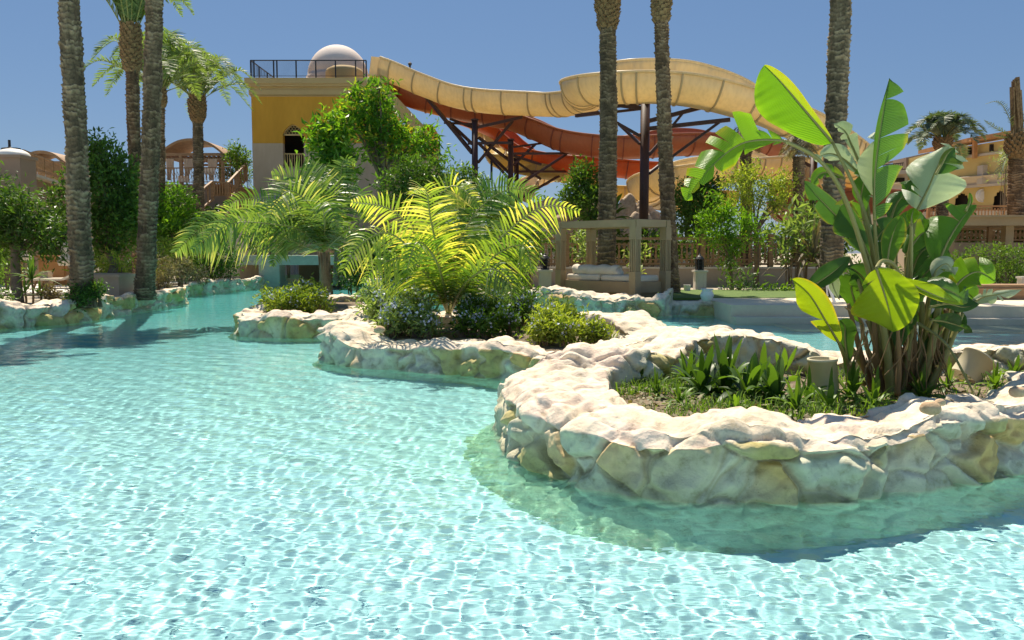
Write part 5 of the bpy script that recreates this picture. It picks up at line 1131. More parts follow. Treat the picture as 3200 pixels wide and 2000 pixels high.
# ---------------------------------------------------------------- hotel on the right
def hotel():
    d = 52.; t = thing('hotel_building', 'yellow hotel with a timber roof terrace and scalloped arches at the right edge', 'building', at(3000, d, G))
    # facade recedes toward the left: near at right
    A = lambda px, py: D(px, py, dd(px)); dd = lambda px: 46+ (3260-px)*.022
    def strip(p, nm, mat, th=.5):
        b = MB(); b.prism([A(*q) for q in p], (0.0, th, 0)); return b.build(nm, M[mat], t)
    strip([(2955, 468), (3300, 412), (3300, 560), (2955, 560)], 'upper_wall', 'hotel', 5)
    strip([(2955, 499), (3300, 455), (3300, 545), (2955, 566)], 'balcony_wall', 'hotel', .3)
    o = MB()
    o.prism([A(2950, 496)-[0, .5, 0], A(3300, 450)-[0, .5, 0], A(3300, 459)-[0, .5, 0], A(2950, 503)-[0, .5, 0]], (0, .6, 0)); o.build('balcony_coping', M['beige'], t)
    b = MB()
    for k in range(13):
        x = 2996+k*14; y = 505-(x-2996)*.128; q = A(x, y)-[0, .12, 0]; b.box(q, (.1, .12, .3)); b.box(q+[0, 0, .2], (.2, .12, .08))
    b.build('balcony_ornament', M['white'], t)
    b = MB(); b.prism([A(2962, 447)-[0, 2.2, 0], A(3300, 388)-[0, 2.2, 0], A(3300, 400)-[0, 2.2, 0], A(2962, 459)-[0, 2.2, 0]], (0, 6, 0)); b.build('terrace_roof', M['orangewood'], t)
    for x in (2966, 3001, 3104, 3190): b = MB(); y = 459-(x-2962)*.175; b.beam(A(x, y)-[0, 1.6, 0], A(x, y+52)-[0, 1.6, 0], .22, .22); b.build('terrace_post', M['orangewood'], t)
    b = MB()
    for k in range(22): x = 2970+k*14; y = 456-(x-2962)*.17; b.beam(A(x, y)-[0, 2.4, 0], A(x, y)+[0, 1, 0], .09, .12)
    b.build('rafters', M['orangewood'], t)
    for x, y in ((3047, 472), (3115, 462)): b = MB(); q = A(x, y)-[0, .04, 0]; b.box(q, (.9, .1, .42)); b.box(q-[0, .03, 0], (1.0, .04, .52)) if False else None; b.build('window', M['dark'], t)
    # lower terrace parapet
    strip([(2750, 577), (2960, 556), (3300, 528), (3300, 558), (2960, 585), (2750, 600)], 'terrace_parapet', 'beige', .5)
    b = MB(); b.box(A(3072, 548)-[0, .3, 0], (.75, .6, 1.15)); b.build('parapet_pier', M['beige'], t)
    o = MB(); o.prism([A(2960, 585)-[0, .35, 0], A(3300, 557)-[0, .35, 0], A(3300, 566)-[0, .35, 0], A(2960, 593)-[0, .35, 0]], (0, .4, 0)); o.build('cornice', M['beige'], t)
    # arcade wall with scalloped arches
    zb = 662
    arches = [(2922, 44, 618), (3017, 40, 596), (3138, 40, 586), (3262, 42, 580)]
    b = MB(); segs = []; last = 2880
    def top(px): return 590-(px-2960)*.08
    for cx, hw, ty in arches:
        b.prism([A(last, top(last)), A(cx-hw, top(cx-hw)), A(cx-hw, zb), A(last, zb)], (0, .6, 0))
        n = 18; pr = []
        for k in range(n+1):
            u = -1+2*k/n; sc_ = 1-.10*(k % 2); pr.append((cx+u*hw*sc_, zb-(zb-ty)*sc_*(1-abs(u)**2)**.5-0))
        b.prism([A(cx-hw, top(cx-hw)), A(cx+hw, top(cx+hw))]+[A(*q) for q in pr[::-1]], (0, .6, 0)); last = cx+hw
    b.prism([A(last, top(last)), A(3320, top(3320)), A(3320, zb), A(last, zb)], (0, .6, 0)); b.build('arcade_wall', M['hotel'], t)
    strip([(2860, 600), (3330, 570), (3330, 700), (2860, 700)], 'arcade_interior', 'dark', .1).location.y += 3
    b = MB(); q = A(3070, 611)-[0, .08, 0]; u = np.arange(24)/24*6.283
    b.prism([q+[.42*math.cos(a), 0, .42*math.sin(a)] for a in u], (0, .1, 0)); b.prism([q+[.26*math.cos(a), -.05, .26*math.sin(a)] for a in u], (0, .1, 0)); b.build('wall_disc', M['white'], t)
    strip([(2880, 662), (3320, 652), (3320, 720), (2880, 720)], 'plinth', 'beige', .8)
    return t
hotel()
def wing():
    t = thing('hotel_wing', 'low beige hotel wing with roof railings behind the banana leaves', 'building', at(2850, 60, G)); d = 58
    b = MB(); b.prism([D(2730, 548, d), D(2960, 520, d), D(2960, 700, d), D(2730, 700, d)], (0, 6, 0)); b.build('wall', M['beige'], t)
    b = MB(); b.prism([D(2700, 543, d-.6), D(2964, 517, d-.6), D(2964, 529, d-.6), D(2700, 555, d-.6)], (0, 1, 0)); b.build('cornice', M['stonetrim'], t)
    b = MB(); b.prism([D(2832, 492, d-.4), D(2868, 490, d-.4), D(2885, 500, d-.4), D(2885, 522, d-.4), D(2832, 526, d-.4)], (0, 2, 0)); b.build('stair_head', M['brown_wall'], t)
    b = MB(); b.prism([D(2775, 505, d+4), D(2905, 476, d+4), D(2905, 482, d+4), D(2775, 512, d+4)], (0, 4, 0)); b.build('roof_canopy', M['brown_wall'], t)
    b = MB()
    for k in range(28): x = 2760+k*5.4; b.beam(D(x, 516-(x-2760)*.1, d), D(x, 545-(x-2760)*.1, d), .04, .04)
    b.beam(D(2758, 516, d), D(2905, 500, d), .06, .06); b.build('roof_railing', M['iron'], t)
    for x in (2800, 2818): b = MB(); b.box(D(x, 562, d-.05), (.36, .1, .3)); b.build('window', M['dark'], t)
wing()
# terrace on the right: pale slab band, fence above and below it, hedge
R1 = 30.
rx = lambda px, d=R1: D(px, 700, d)[0]
b = MB(); b.box(((rx(2960)+rx(3500))/2, R1+2, (pz(680, R1)+pz(706, R1))/2), (rx(3500)-rx(2960), 5, pz(680, R1)-pz(706, R1))); b.box(((rx(2960)+rx(3500))/2, R1+2-.1, pz(680, R1)+.03), (rx(3500)-rx(2960)+.1, 5.2, .06)); 
for x in (2975, 3160, 3330): b.box((rx(x), R1+.2, (pz(706, R1)+G)/2), (.3, .3, pz(706, R1)-G))
tag(b.build('sun_canopy', M['cabana']), 'flat taupe canopy band at the right edge above the hedge', 'canopy')
fence('brown wooden fence above the hedge under the flat taupe canopy', [(rx(2900, 31.5), 31.5, 0), (rx(3480, 31.5), 31.5, 0)], pz(758, 31.5), pz(712, 31.5))
fence('brown wooden fence of the hotel terrace in front of the arches', [(rx(2900, 42), 42, 0), (rx(3440, 42), 42, 0)], pz(690, 42), pz(642, 42), 'orangewood')
b = MB(); b.box(((rx(2900, 31.5)+rx(3500, 31.5))/2, 31.5, (pz(758, 31.5)+G)/2), (rx(3500, 31.5)-rx(2900, 31.5), .3, pz(758, 31.5)-G)); tag(b.build('garden_wall', M['render_wall']), 'low rendered wall behind the hedge at the right edge', 'wall')
b = MB(); b.box(((rx(2880, 42.2)+rx(3500, 42.2))/2, 43.8, (pz(690, 42.2)+G)/2), (rx(3500, 42.2)-rx(2880, 42.2), 3, pz(690, 42.2)-G)); tag(b.build('terrace_wall', M['beige']), 'beige terrace wall in front of the hotel arches', 'wall')
pedestal('stone pedestal in front of the hedge at the right edge', 3196, 905, 24, 24, 35)
pot('rounded taupe stone ball seat right of the banana leaves', 3030, 905, 23, 50, 40, 'jar', 'render_wall')
b = MB(); q = D(3170, 950, 19.5); b.box((q[0], 19.9, .5), (2.6, .9, .28)); b.box((q[0], 19.9, .68), (2.5, .8, .08)); tag(b.build('low_bench', M['wood']), 'low brown bench on the steps at the right edge', 'bench')
# rock mound behind the cabana
def mound(label, c, r, seed, sq=.8):
    n = 60; V = []
    for i in range(n+1):
        th = math.pi/2*i/n*1.15
        for k in range(90): a = k/90*6.283; V.append([math.cos(a)*math.sin(th), math.sin(a)*math.sin(th), math.cos(th)])
    V = np.array(V); f1, f2, cid = voro(V*2.4+seed, seed); rad = 1+.28*fbm(V*1.6+seed, 4, seed)+.22*(cid-.5)+.12*np.clip((f2-f1)/.3, 0, 1)+.05*fbm(V*9, 3, seed)
    P = V*rad[:, None]*np.array(r)+np.array(c); pal = np.array([[.62, .52, .42], [.5, .4, .3], [.72, .64, .54], [.45, .36, .27]]); col = pal[(cid*3.99).astype(int)]
    b = MB(); b.add(P, [(i*90+k, (i+1)*90+k, (i+1)*90+(k+1) % 90, i*90+(k+1) % 90) for i in range(n) for k in range(90)])
    tag(b.build('rock_mound', M['rock'], None, True, col), label, 'rocks')
q = D(2010, 700, 36); mound('rugged pale rock mound behind the cabana and the tall steel post', (q[0], 38, G), (1.9, 1.6, 3.1), 3)
q = D(1790, 650, 44); mound('distant grey rock mound left of the thick centre palm', (q[0]-.3, 47, G), (3.4, 2.4, 3.9), 7)
q = D(2190, 720, 36); mound('lower rock mound right of the tall steel post behind the fence', (q[0], 37, G), (2.2, 1.5, 1.7), 9)

# ---------------------------------------------------------------- trees and shrubs
# left side
bush('ficus_tree', 'tall dark ficus tree between the thick left palm trunks', 'tree', [(330, 500, 22.6, 55, 1), (290, 470, 22.8, 38, 1), (385, 560, 22.8, 60, 1), (330, 620, 22.5, 100, 1.3), (345, 720, 22.5, 92, 1.2), (300, 560, 23, 60, 1), (395, 680, 22.8, 62, 1), (200, 620, 23, 48, .8), (180, 690, 23.2, 30, .6), (225, 540, 23.2, 28, .6), (310, 440, 22.8, 24, .7)], 'leaf_dark', .14, 11000, trunk=(at(345, 20.8, .9), D(335, 790, 22.3), .12, .09), tmat='bark')
bush('leafy_tree', 'bushy tree with grey green foliage and a bare trunk at the left edge', 'tree', [(45, 640, 19.5, 48, 1), (85, 690, 19.5, 55, 1), (140, 740, 19.6, 48, 1), (10, 700, 19.6, 60, 1), (175, 770, 19.8, 30, .6), (15, 620, 19.7, 40, .8), (-60, 640, 19.7, 80, .8), (70, 770, 19.4, 36, .5), (0, 770, 19.6, 45, .8)], 'leaf_mid', .2, 5200, trunk=(at(50, 19, G), D(48, 760, 19.5), .13, .09), asp=.2, droop=.35, tmat='bark', tlo=-.15, thi=.65)
bush('shrub', 'bright green rounded shrub below the gazebo terrace', 'shrub', [(545, 640, 33, 62, 1), (505, 690, 32.5, 50, 1), (580, 690, 33, 45, 1), (530, 745, 32, 55, 1)], 'leaf_bright', .16, 4200, tlo=-.1, thi=.8)
bush('shrub', 'dark shrub behind the reddish palm trunk, right of the ficus', 'shrub', [(480, 640, 34, 50, 1), (470, 720, 33, 55, 1)], 'leaf_dark', .16, 1800)
bush('shrub', 'dark green shrub at the bank beside the tunnel wall', 'shrub', [(690, 800, 31, 48, 1), (650, 835, 30.5, 38, 1), (600, 800, 32, 45, .9), (715, 840, 31, 28, .8)], 'leaf_dark', .13, 3000)
bush('shrub', 'reddish tinted low shrub on the bank left of the tunnel', 'shrub', [(520, 850, 26, 38, 1), (570, 845, 27, 36, 1), (495, 880, 25.5, 28, 1), (620, 862, 28.5, 26, 1)], 'dry', .1, 2200, asp=.35)
bush('shrub', 'feathery yellow green shrub under the bright shrub on the left bank', 'shrub', [(500, 800, 28, 42, 1), (560, 790, 29, 40, 1), (470, 840, 26, 26, .8)], 'leaf_lime', .16, 1800, asp=.16, droop=.3, tlo=-.1, thi=.6)
bush('shrub', 'low dark shrubs at the foot of the thickest palm', 'shrub', [(240, 925, 17.3, 26, 1), (285, 915, 17.5, 22, 1), (305, 905, 17.6, 18, 1)], 'leaf_dark', .07, 1400, asp=.5)
bush('shrub', 'small brown leaved plant on the bright terrace edge', 'shrub', [(165, 922, 17.6, 20, 1), (150, 912, 17.7, 10, 1)], 'dry', .08, 350, asp=.5, tlo=-.2, thi=.5)
bush('shrub', 'dark shrub in the bottom left corner of the bank', 'shrub', [(0, 930, 16.6, 34, 1), (-50, 910, 16.8, 34, 1), (-130, 930, 16, 50, 1)], 'leaf_dark', .08, 1400)
bush('shrub', 'yellow green spiky plants in the wide beige planter box', 'shrub', [(310, 845, 21.3, 22, 1), (375, 838, 21.3, 24, 1), (340, 850, 21.3, 20, .8)], 'leaf_lime', .26, 420, asp=.13, tlo=.0, thi=.7)
bush('shrub', 'pale green hedge mass behind the left trees near the doorway', 'shrub', [(-60, 810, 25, 70, 1), (20, 850, 24, 36, 1), (420, 850, 27, 45, 1), (290, 800, 29, 60, 1)], 'leaf_mid', .14, 2800, tlo=.1, thi=.9)
def spiky(label, p, n, L, wd, mat, tilt=.8, nm='spiky_plant', cat='plant', group=None, curve=.5, stemh=0, tint=(0, .9)):
    t = thing(nm, label, cat, p, group); mb = MB(); p = np.array(p, float)
    if stemh: b = MB(); b.tube(catmull([p, p+[.02, 0, stemh*.5], p+[0, 0, stemh]], 8), .025, 7); b.build('stem', M['bark'], t, True)
    c = p+[0, 0, stemh]
    for k in range(n):
        a = k*2.4+rng.normal()*.2; el = 1.45-tilt*1.3*(k/n)+rng.normal()*.12; l = L*(.65+.5*rng.random()); h = np.array([math.cos(a), math.sin(a), 0]); s = np.array([-math.sin(a), math.cos(a), 0]); m = 7; V = []
        for i in range(m):
            u = i/(m-1); q = c+h*l*u*math.cos(el)+np.array([0, 0, 1])*(l*u*math.sin(el)-curve*l*u*u*max(.1, math.cos(el))); w_ = wd*(math.sin(math.pi*min(1, u*.9+.1))**.7)*.5
            dn = np.array([0, 0, 1.])*w_*.35
            V += [q-s*w_+dn, q, q+s*w_+dn]
        mb.add(V, [(3*i+j, 3*i+j+1, 3*i+j+4, 3*i+j+3) for i in range(m-1) for j in (0, 1)], tint[0]+(tint[1]-tint[0])*rng.random())
    mb.build('leaves', M[mat], t, True); return t
spiky('thin stemmed young palm-like plant left of the thickest trunk', at(95, 18, G), 24, .65, .06, 'leaf_dark', 1.0, stemh=.6)
spiky('small dark spiky plant on the bank beside the brown leaved one', at(120, 17.6, G), 14, .4, .05, 'leaf_dark', .9, stemh=.25)
spiky('small bare sapling with spiky leaves in front of the bright terrace', at(72, 17.8, G), 12, .4, .05, 'leaf_dark', .9, stemh=.3)
# around the tower
TB = [(1122, 262, 20), (1116, 296, 26), (1186, 256, 22), (1176, 292, 30), (1206, 318, 26), (1070, 338, 20), (1098, 366, 28), (1150, 356, 34), (1222, 372, 30), (1182, 404, 34), (1256, 404, 30), (1292, 446, 28), (1345, 402, 18), (1338, 436, 26), (1376, 470, 18), (1222, 450, 28), (1160, 452, 24), (1252, 492, 20), (1330, 482, 16), (1190, 500, 18)]
bush('leafy_tree', 'bright green spreading tree with several tufts in front of the ochre tower', 'tree', [(x, y, 31+.3*math.sin(i*2.1), r, 1) for i, (x, y, r) in enumerate([(1195+(a-1195)*.95, b_*.93+44, c_*.85) for a, b_, c_ in TB])], 'leaf_bright', .3, 3000, trunk=(at(1215, 31, G), D(1195, 520, 31), .16, .12), asp=.27, droop=.15, tlo=-.2, thi=1.08, shell=.15, tmat='bark', up=.6, tw=11)
bush('leafy_tree', 'smaller rounded tree against the tower wall, left of the spreading one', 'tree', [(1032, 396, 30, 24, 1), (1058, 432, 29.8, 28, 1), (1000, 436, 30, 26, 1), (1024, 480, 29.8, 32, 1), (1062, 498, 29.6, 28, 1), (1014, 540, 29.8, 24, 1), (1060, 560, 29.6, 28, 1)], 'leaf_bright', .32, 2000, trunk=(at(1045, 29.5, G), D(1045, 560, 29.6), .1, .07), asp=.32, tlo=-.2, thi=1.05, shell=.35)
bush('leafy_tree', 'dark tree below the spreading one, right of the tower base', 'tree', [(1290, 560, 28, 70, 1), (1350, 545, 28.3, 50, 1), (1230, 590, 27.8, 55, 1), (1320, 620, 27.6, 70, 1), (1370, 590, 28, 40, 1)], 'leaf_dark', .15, 4200, trunk=(at(1300, 27.5, G), D(1300, 640, 27.7), .12, .08), tlo=.1, thi=1)
bush('leafy_tree', 'grey green bushy tree left of the steel posts', 'tree', [(1440, 560, 30, 45, 1), (1480, 600, 30, 55, 1), (1420, 610, 30, 40, 1), (1460, 660, 29.5, 60, 1), (1530, 640, 30, 45, 1), (1575, 660, 30, 40, .8)], 'leaf_mid', .16, 3800, trunk=(at(1460, 29.5, G), D(1460, 680, 29.7), .1, .07), tlo=0, thi=.9)
bush('shrub', 'small round green bush on the terrace left of the tower', 'shrub', [(742, 490, 46, 32, 1), (735, 475, 46, 20, 1), (760, 500, 46, 20, .8)], 'leaf_mid', .2, 800, trunk=(D(742, 560, 46), D(742, 510, 46), .08, .06))
bush('shrub', 'trimmed green hedge behind the stair landing', 'shrub', [(700, 535, 47.5, 18, 1), (725, 535, 47.5, 18, 1), (752, 540, 47.5, 18, 1), (775, 545, 47.5, 16, 1)], 'leaf_mid', .16, 900)
bush('shrub', 'shrubs filling the gap between stairs and young palm', 'shrub', [(800, 740, 38.5, 42, 1), (900, 735, 38.5, 48, 1), (980, 700, 38.5, 56, 1), (850, 700, 39, 44, 1), (1040, 720, 38.5, 56, 1)], 'leaf_mid', .16, 3600, tlo=-.1, thi=.7)
bush('shrub', 'very dark shrub mass behind the yellow-green palm', 'shrub', [(1130, 800, 21, 75, 1), (1210, 790, 21, 75, 1), (1100, 860, 20.5, 50, 1), (1290, 800, 22, 75, 1), (1250, 860, 20.5, 50, 1), (1380, 780, 23, 75, 1), (1480, 800, 23, 70, 1)], 'leaf_dark', .12, 6500, tlo=-.1, thi=.7)
bush('shrub', 'mid green shrub beside the lantern left of the cabana', 'shrub', [(1640, 800, 25, 45, 1), (1600, 850, 24, 42, 1), (1660, 740, 26, 40, 1), (1560, 790, 24.5, 50, 1), (1620, 890, 23, 26, .8)], 'leaf_mid', .12, 3000, tlo=-.1, thi=.8)
bush('shrub', 'small dark agave clump at the foot of the low wall left of the cabana', 'shrub', [(1570, 900, 22.5, 28, 1), (1520, 905, 22.5, 26, 1)], 'leaf_dark', .2, 300, asp=.14)
# middle, behind the cabana
bush('leafy_tree', 'dense mid green tree left of the thick centre palm trunk', 'tree', [(1830, 570, 32, 48, 1), (1800, 610, 32, 45, 1), (1850, 650, 31.5, 62, 1), (1815, 540, 32, 30, .8), (1870, 610, 31.5, 35, .8), (1850, 700, 31, 40, .8)], 'leaf_mid', .17, 4400, trunk=(at(1845, 31.5, G), D(1845, 690, 31.5), .12, .08), tlo=0, thi=.85)
bush('leafy_tree', 'dark tree right of the slimmer cabana palm', 'tree', [(2150, 600, 31, 42, 1), (2200, 620, 31, 52, 1), (2170, 680, 30.5, 60, 1), (2230, 590, 31, 35, .8), (2130, 650, 30.8, 30, .8), (2240, 660, 30.6, 42, .8)], 'leaf_dark', .16, 4200, trunk=(at(2180, 30.5, G), D(2180, 700, 30.5), .1, .08), tlo=.1, thi=1)
bush('leafy_tree', 'airy yellow flowering tree behind the fence right of the cabana', 'tree', [(2290, 560, 28.2, 40, 1), (2345, 545, 28.4, 45, 1), (2400, 580, 28.3, 45, 1), (2450, 560, 28.6, 38, 1), (2330, 620, 28, 60, 1), (2420, 640, 28.1, 48, 1), (2280, 640, 28, 40, .8), (2460, 610, 28.4, 30, .8)], 'leaf_lime', .13, 3600, trunk=(at(2365, 28, G), D(2360, 700, 28), .1, .07), tlo=0, thi=1, shell=.15, asp=.35)
bush('leafy_tree', 'loose green shrub tree hanging over the fence right of the lantern', 'tree', [(2215, 690, 26.5, 34, 1), (2270, 665, 26.3, 38, 1), (2330, 700, 26.5, 36, 1), (2250, 740, 26, 36, 1), (2300, 770, 26, 34, 1), (2275, 830, 25.8, 22, .8), (2190, 735, 26.6, 20, .7), (2370, 740, 26.5, 22, .8), (2230, 620, 26.6, 18, .8)], 'leaf_bright', .15, 2900, trunk=(at(2290, 25.8, G), D(2280, 800, 26), .08, .05), tlo=0, thi=.9, shell=.1, asp=.28)
bush('shrub', 'dark agave-like shrub below the wall right of the lantern', 'shrub', [(2310, 895, 24.5, 26, 1), (2345, 905, 24.3, 22, 1), (2280, 905, 24.5, 18, .8)], 'leaf_dark', .3, 260, asp=.14)
bush('shrub', 'low ground plants under the long beige wall right of the agave', 'shrub', [(2400, 912, 24, 14, 1), (2440, 914, 24, 14, 1), (2480, 912, 24, 14, 1), (2530, 912, 24, 14, 1), (2680, 912, 24, 14, 1)], 'leaf_mid', .12, 700)
spiky('small variegated croton by the right cabana post', at(1995, 24.5, G), 14, .5, .14, 'leaf_lime', 1.0, stemh=.5)
bush('shrub', 'creamy variegated shrub in front of the fence behind the cabana', 'shrub', [(1820, 740, 28, 20, 1), (1835, 790, 27.5, 22, 1), (1990, 790, 28, 22, 1)], 'leaf_grey', .2, 300, asp=.4)
spiky('broad leaved plant behind the thick centre palm trunk', D(1900, 695, 33), 26, 1.7, .3, 'leaf_mid', 1.0)
bush('shrub', 'broad leaved grey green plants before the fence left of the banana', 'shrub', [(2470, 720, 26, 40, 1), (2520, 680, 26, 36, 1), (2490, 770, 25.5, 34, 1), (2560, 760, 25.5, 30, .8)], 'leaf_grey', .34, 420, asp=.3, tlo=-.2, thi=.7)
spiky('arching brown green strap leaved plant beside the fence near the banana', at(2540, 25, 1.2), 40, 1.7, .1, 'dry', .9, curve=.9, tint=(-.2, .6))
# far right
bush('hedge', 'clipped green hedge below the wooden fence at the right edge', 'hedge', [(2990, 830, 27.5, 45, 1), (3050, 815, 27.5, 50, 1), (3110, 812, 27.5, 50, 1), (3170, 815, 27.5, 50, 1), (3230, 815, 27.5, 50, 1), (3290, 815, 27.5, 50, 1), (3030, 865, 27, 42, 1), (3090, 865, 27, 42, 1), (3150, 865, 27, 42, 1), (3220, 865, 27, 42, 1)], 'leaf_mid', .09, 7500)
bush('shrub', 'small green shrub behind the balcony at the far right', 'shrub', [(3140, 500, 44, 26, 1), (3150, 540, 44, 22, 1)], 'leaf_grey', .3, 300, asp=.12)
bush('shrub', 'dark shrubs between the banana plant and the hedge', 'shrub', [(2700, 860, 25, 40, 1), (2760, 850, 25, 36, 1), (2900, 850, 26, 40, 1), (2850, 870, 25, 34, 1)], 'leaf_dark', .12, 2000)
bush('shrub', 'dark brush around the rocks low behind the banana plant', 'shrub', [(2560, 640, 33, 40, 1), (2620, 720, 33, 60, 1), (2540, 700, 34, 40, 1)], 'leaf_mid', .15, 1600, tlo=-.2, thi=.5)
# distant tree tops closing the horizon
for i, (x, y, d, r) in enumerate([(1560, 640, 60, 30), (1700, 650, 60, 26), (2620, 640, 60, 60), (2720, 660, 62, 50), (480, 660, 60, 60), (620, 700, 44, 60), (700, 700, 44, 60), (1500, 720, 50, 60), (1620, 720, 50, 60), (1400, 700, 50, 70)]):
    bush('distant_tree', ['grey green tree top peeping left of the steel posts', 'small tree top in the gap between slides and rock mound', 'distant tree behind the right steel post', 'distant tree low behind the banana stems', 'distant tree below the gazebo terrace', 'distant tree at the left of the stairs foot', 'distant tree at the right of the stairs foot', 'distant tree behind the steel post bases', 'distant tree behind the lounge bench shrubs', 'distant tree behind the dark tower tree'][i], 'tree', [(x, y, d, r, 1), (x+r*.8, y+r*.5, d, r*.8, 1), (x-r*.8, y+r*.6, d, r*.7, 1), (x, y+r*1.5, d, r*1.3, 1)], 'leaf_mid', .3, 1500, trunk=(at(x, d, G), D(x, y+r, d), .2, .12))

# ---------------------------------------------------------------- planting in the pool planters
BL = [(930, 945, 15.4, 44), (880, 950, 15.2, 40), (1000, 950, 15.3, 36), (845, 935, 15.6, 24), (960, 920, 16.5, 40)]
bush('flowering_shrub', 'loose green shrub in the small left planter', 'shrub', [(*q, 1) for q in BL], 'leaf_lime', .09, 3600, flowers=40, asp=.35, tlo=-.25, thi=.75)
BL = [(1190, 955, 12.0, 34), (1240, 985, 11.5, 38), (1160, 925, 12.6, 28), (1215, 1008, 11.2, 24), (1300, 995, 11.3, 34), (1275, 945, 12.0, 34), (1340, 1015, 11.1, 24), (1230, 935, 12.2, 24), (1325, 960, 12.1, 24)]
bush('flowering_shrub', 'dense shrub with pale blue flowers left of the spreading palm', 'shrub', [(*q, 1) for q in BL], 'leaf_grey', .09, 4600, flowers=150, asp=.35, tlo=-.25, thi=1.0, shell=.2)
BL = [(1480, 975, 11.9, 34), (1545, 965, 12.0, 36), (1620, 962, 12.2, 32), (1585, 1000, 11.4, 30), (1505, 1012, 11.2, 26), (1450, 1005, 11.3, 22), (1650, 935, 12.4, 20)]
bush('flowering_shrub', 'dark shrub with pale blue flowers right of the spreading palm', 'shrub', [(*q, 1) for q in BL], 'leaf_mid', .09, 4200, flowers=110, asp=.35, tlo=-.1, thi=.9, shell=.2)
BL = [(1720, 1000, 10.4, 34), (1760, 1032, 10.1, 28), (1690, 1030, 10.2, 26), (1835, 1036, 10.3, 24), (1875, 1042, 10.3, 20), (1785, 1000, 10.6, 24), (1745, 975, 10.8, 20)]
bush('flowering_shrub', 'bright yellow green shrub at the right end of the middle planter', 'shrub', [(*q, 1) for q in BL], 'leaf_lime', .08, 4200, flowers=50, asp=.3, tlo=-.1, thi=1.0, shell=.2)
GP2 = 'strap leaved plants in the front planter'
for i, (x, y, n, L, w_, lab) in enumerate([(2050, 1235, 26, .26, .03, 'leftmost low grassy tuft in the front planter'), (2195, 1235, 26, .58, .075, 'dark strap leaved plant left of centre in the front planter'), (2265, 1230, 30, .62, .08, 'largest dark strap leaved plant in the front planter'), (2125, 1265, 26, .3, .03, 'low grass tuft at the inner rim left of the strap leaved plants'), (2340, 1250, 24, .5, .09, 'strap leaved plant below the small upright sapling'), (2420, 1258, 24, .46, .09, 'strap leaved plant lying against the inner rim, left of the upright pipe'), (2530, 1255, 14, .3, .06, 'small strap leaved plant at the foot of the upright pipe'), (2660, 1250, 24, .4, .05, 'arching strap leaved plant right of the upright pipe'), (2880, 1250, 16, .36, .07, 'strap leaved plant at the right foot of the banana clump'), (2960, 1215, 18, .3, .05, 'small strap plant between banana stems and leaning pipe'), (2300, 1290, 20, .26, .03, 'low grass tuft at the front inner rim'), (2150, 1200, 24, .42, .06, 'strap leaved plant at the back left of the front bed'), (2000, 1205, 22, .3, .035, 'grassy tuft close to the left end of the front bed'), (2380, 1205, 20, .4, .07, 'broad strap leaved plant behind the small upright sapling'), (2490, 1285, 22, .34, .045, 'strap plant at the front rim below the upright pipe'), (2590, 1282, 22, .34, .05, 'strap plant at the front rim right of the upright pipe'), (2730, 1275, 22, .36, .05, 'strap plant in front of the banana stems'), (3110, 1215, 22, .3, .04, 'grassy tuft right of the leaning pipe'), (3170, 1180, 22, .3, .04, 'grassy tuft at the right edge of the picture')]):
    spiky(lab, W(x, y, .28), n, L, w_, 'leaf_dark' if w_ > .05 else 'leaf_mid', 1.0, 'strap_leaved_plant', 'plant', GP2, .75, tint=(.1, 1.0))
t = thing('sapling', 'small upright sapling with broad leaves left of the upright pipe sleeve', 'plant', W(2440, 1230, .28)); b = MB(); mb = MB(); p0 = W(2440, 1230, .28); d0 = p0[1]
b.tube(catmull([p0, D(2445, 1180, d0), D(2458, 1140, d0)], 8), .007, 6); b.build('stem', M['stem'], t)
for (a, e, w_) in (((2450, 1160), (2452, 1085), .035), ((2455, 1160), (2492, 1080), .022), ((2445, 1160), (2424, 1100), .03), ((2458, 1185), (2500, 1180), .03), ((2446, 1175), (2418, 1150), .03), ((2442, 1200), (2415, 1200), .025)):
    A = D(*a, d0); E = D(*e, d0-.05); u = E-A; s = np.array([u[2], .3*np.linalg.norm(u), -u[0]]); s /= np.linalg.norm(s); m = 8; V = []
    for i in range(m): z = i/(m-1); q = A+u*z; k = w_*math.sin(math.pi*min(1, z*.96+.04))**.8; V += [q-s*k, q+[0, .01, 0], q+s*k]
    mb.add(V, [(3*i+j, 3*i+j+1, 3*i+j+4, 3*i+j+3) for i in range(m-1) for j in (0, 1)], .6)
mb.build('leaves', M['leaf_mid'], t, True)
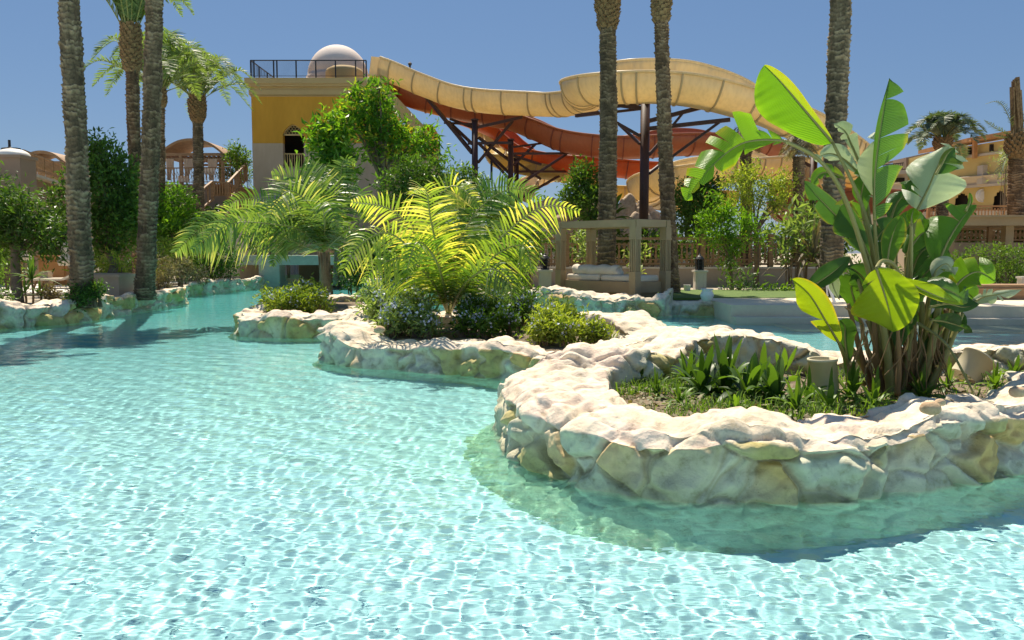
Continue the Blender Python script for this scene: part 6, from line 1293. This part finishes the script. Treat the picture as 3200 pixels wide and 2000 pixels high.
# grass and litter in the front planter: nobody could count it
mb = MB(); g = np.random.default_rng(6); q3 = catmull(i3, 80, True)[:, :2]; c3 = q3.mean(0)
for k in range(3600):
    i = g.integers(80); r = math.sqrt(g.random())*.97; p = c3+(q3[i]-c3)*r
    if fbm(np.array([[p[0]*1.3, p[1]*1.3, 0]]), 2, 3)[0] < -.22: continue
    a = g.random()*6.28; l = .05+.1*g.random(); h = np.array([math.cos(a), math.sin(a), 0])*l*(.3+.9*g.random()); s = np.array([-math.sin(a), math.cos(a), 0])*.004; b0 = np.array([*p, .27+.03*g.random()])
    mb.add([b0-s, b0+s, b0+h*.5+s*.8+[0, 0, l*.7], b0+h*.5-s*.8+[0, 0, l*.7], b0+h+[0, 0, l*.75]], [(0, 1, 2, 3), (3, 2, 4)], .3+.7*g.random())
tag(mb.build('planter_grass', M['leaf_mid']), kind='stuff')
mb = MB(); g = np.random.default_rng(16)
for k in range(1500):
    i = g.integers(80); p = c3+(q3[i]-c3)*math.sqrt(g.random())*.96; a = g.random()*6.28; l = .02+.05*g.random(); h = np.array([math.cos(a), math.sin(a), .3*g.normal()])*l; s_ = np.array([-math.sin(a), math.cos(a), .4*g.normal()])*l*.3; b0 = np.array([*p, .3+.02*g.random()])
    mb.add([b0, b0+h*.5+s_, b0+h, b0+h*.5-s_], [(0, 1, 2, 3)], g.random())
tag(mb.build('leaf_litter', M['dry']), kind='stuff')
# loose stones on the rim
for i, (x, y, s, lab) in enumerate([(2908, 1275, .055, 'larger ochre pebble on the front planter rim'), (2938, 1258, .03, 'smaller pointed pebble on the front planter rim'), (3180, 1225, .05, 'pebble on the rim at the right edge'), (1186, 1030, .06, 'pebble lying on the middle planter rim')]):
    c = W(x, y, .52); V = []; n = 10
    for k in range(n+1):
        for j in range(14): th = math.pi*k/n; a = j/14*6.283; V.append([math.cos(a)*math.sin(th), math.sin(a)*math.sin(th), math.cos(th)])
    V = np.array(V); V = V*(1+.25*fbm(V*1.7+i, 3, i))[:, None]*s*np.array([1.2, 1, .8])+c; b = MB(); b.add(V, [(k*14+j, (k+1)*14+j, (k+1)*14+(j+1) % 14, k*14+(j+1) % 14) for k in range(n) for j in range(14)])
    tag(b.build('pebble', M['rock'], None, True, np.tile([.58, .42, .28], (len(V), 1))), lab, 'stone')
bush('shrub', 'long band of shrubs showing through the carved fence behind the cabana', 'shrub', [(1600+i*62, 770+12*math.sin(i*2.3), 33+.4*(i % 3), 44, 1) for i in range(17)], 'leaf_mid', .2, 6000, tlo=-.2, thi=.7)
bush('shrub', 'dull shrubs showing through the fence under the flat taupe canopy', 'shrub', [(2900+i*60, 740, 34, 44, 1) for i in range(8)], 'leaf_mid', .2, 2600, tlo=-.2, thi=.6)
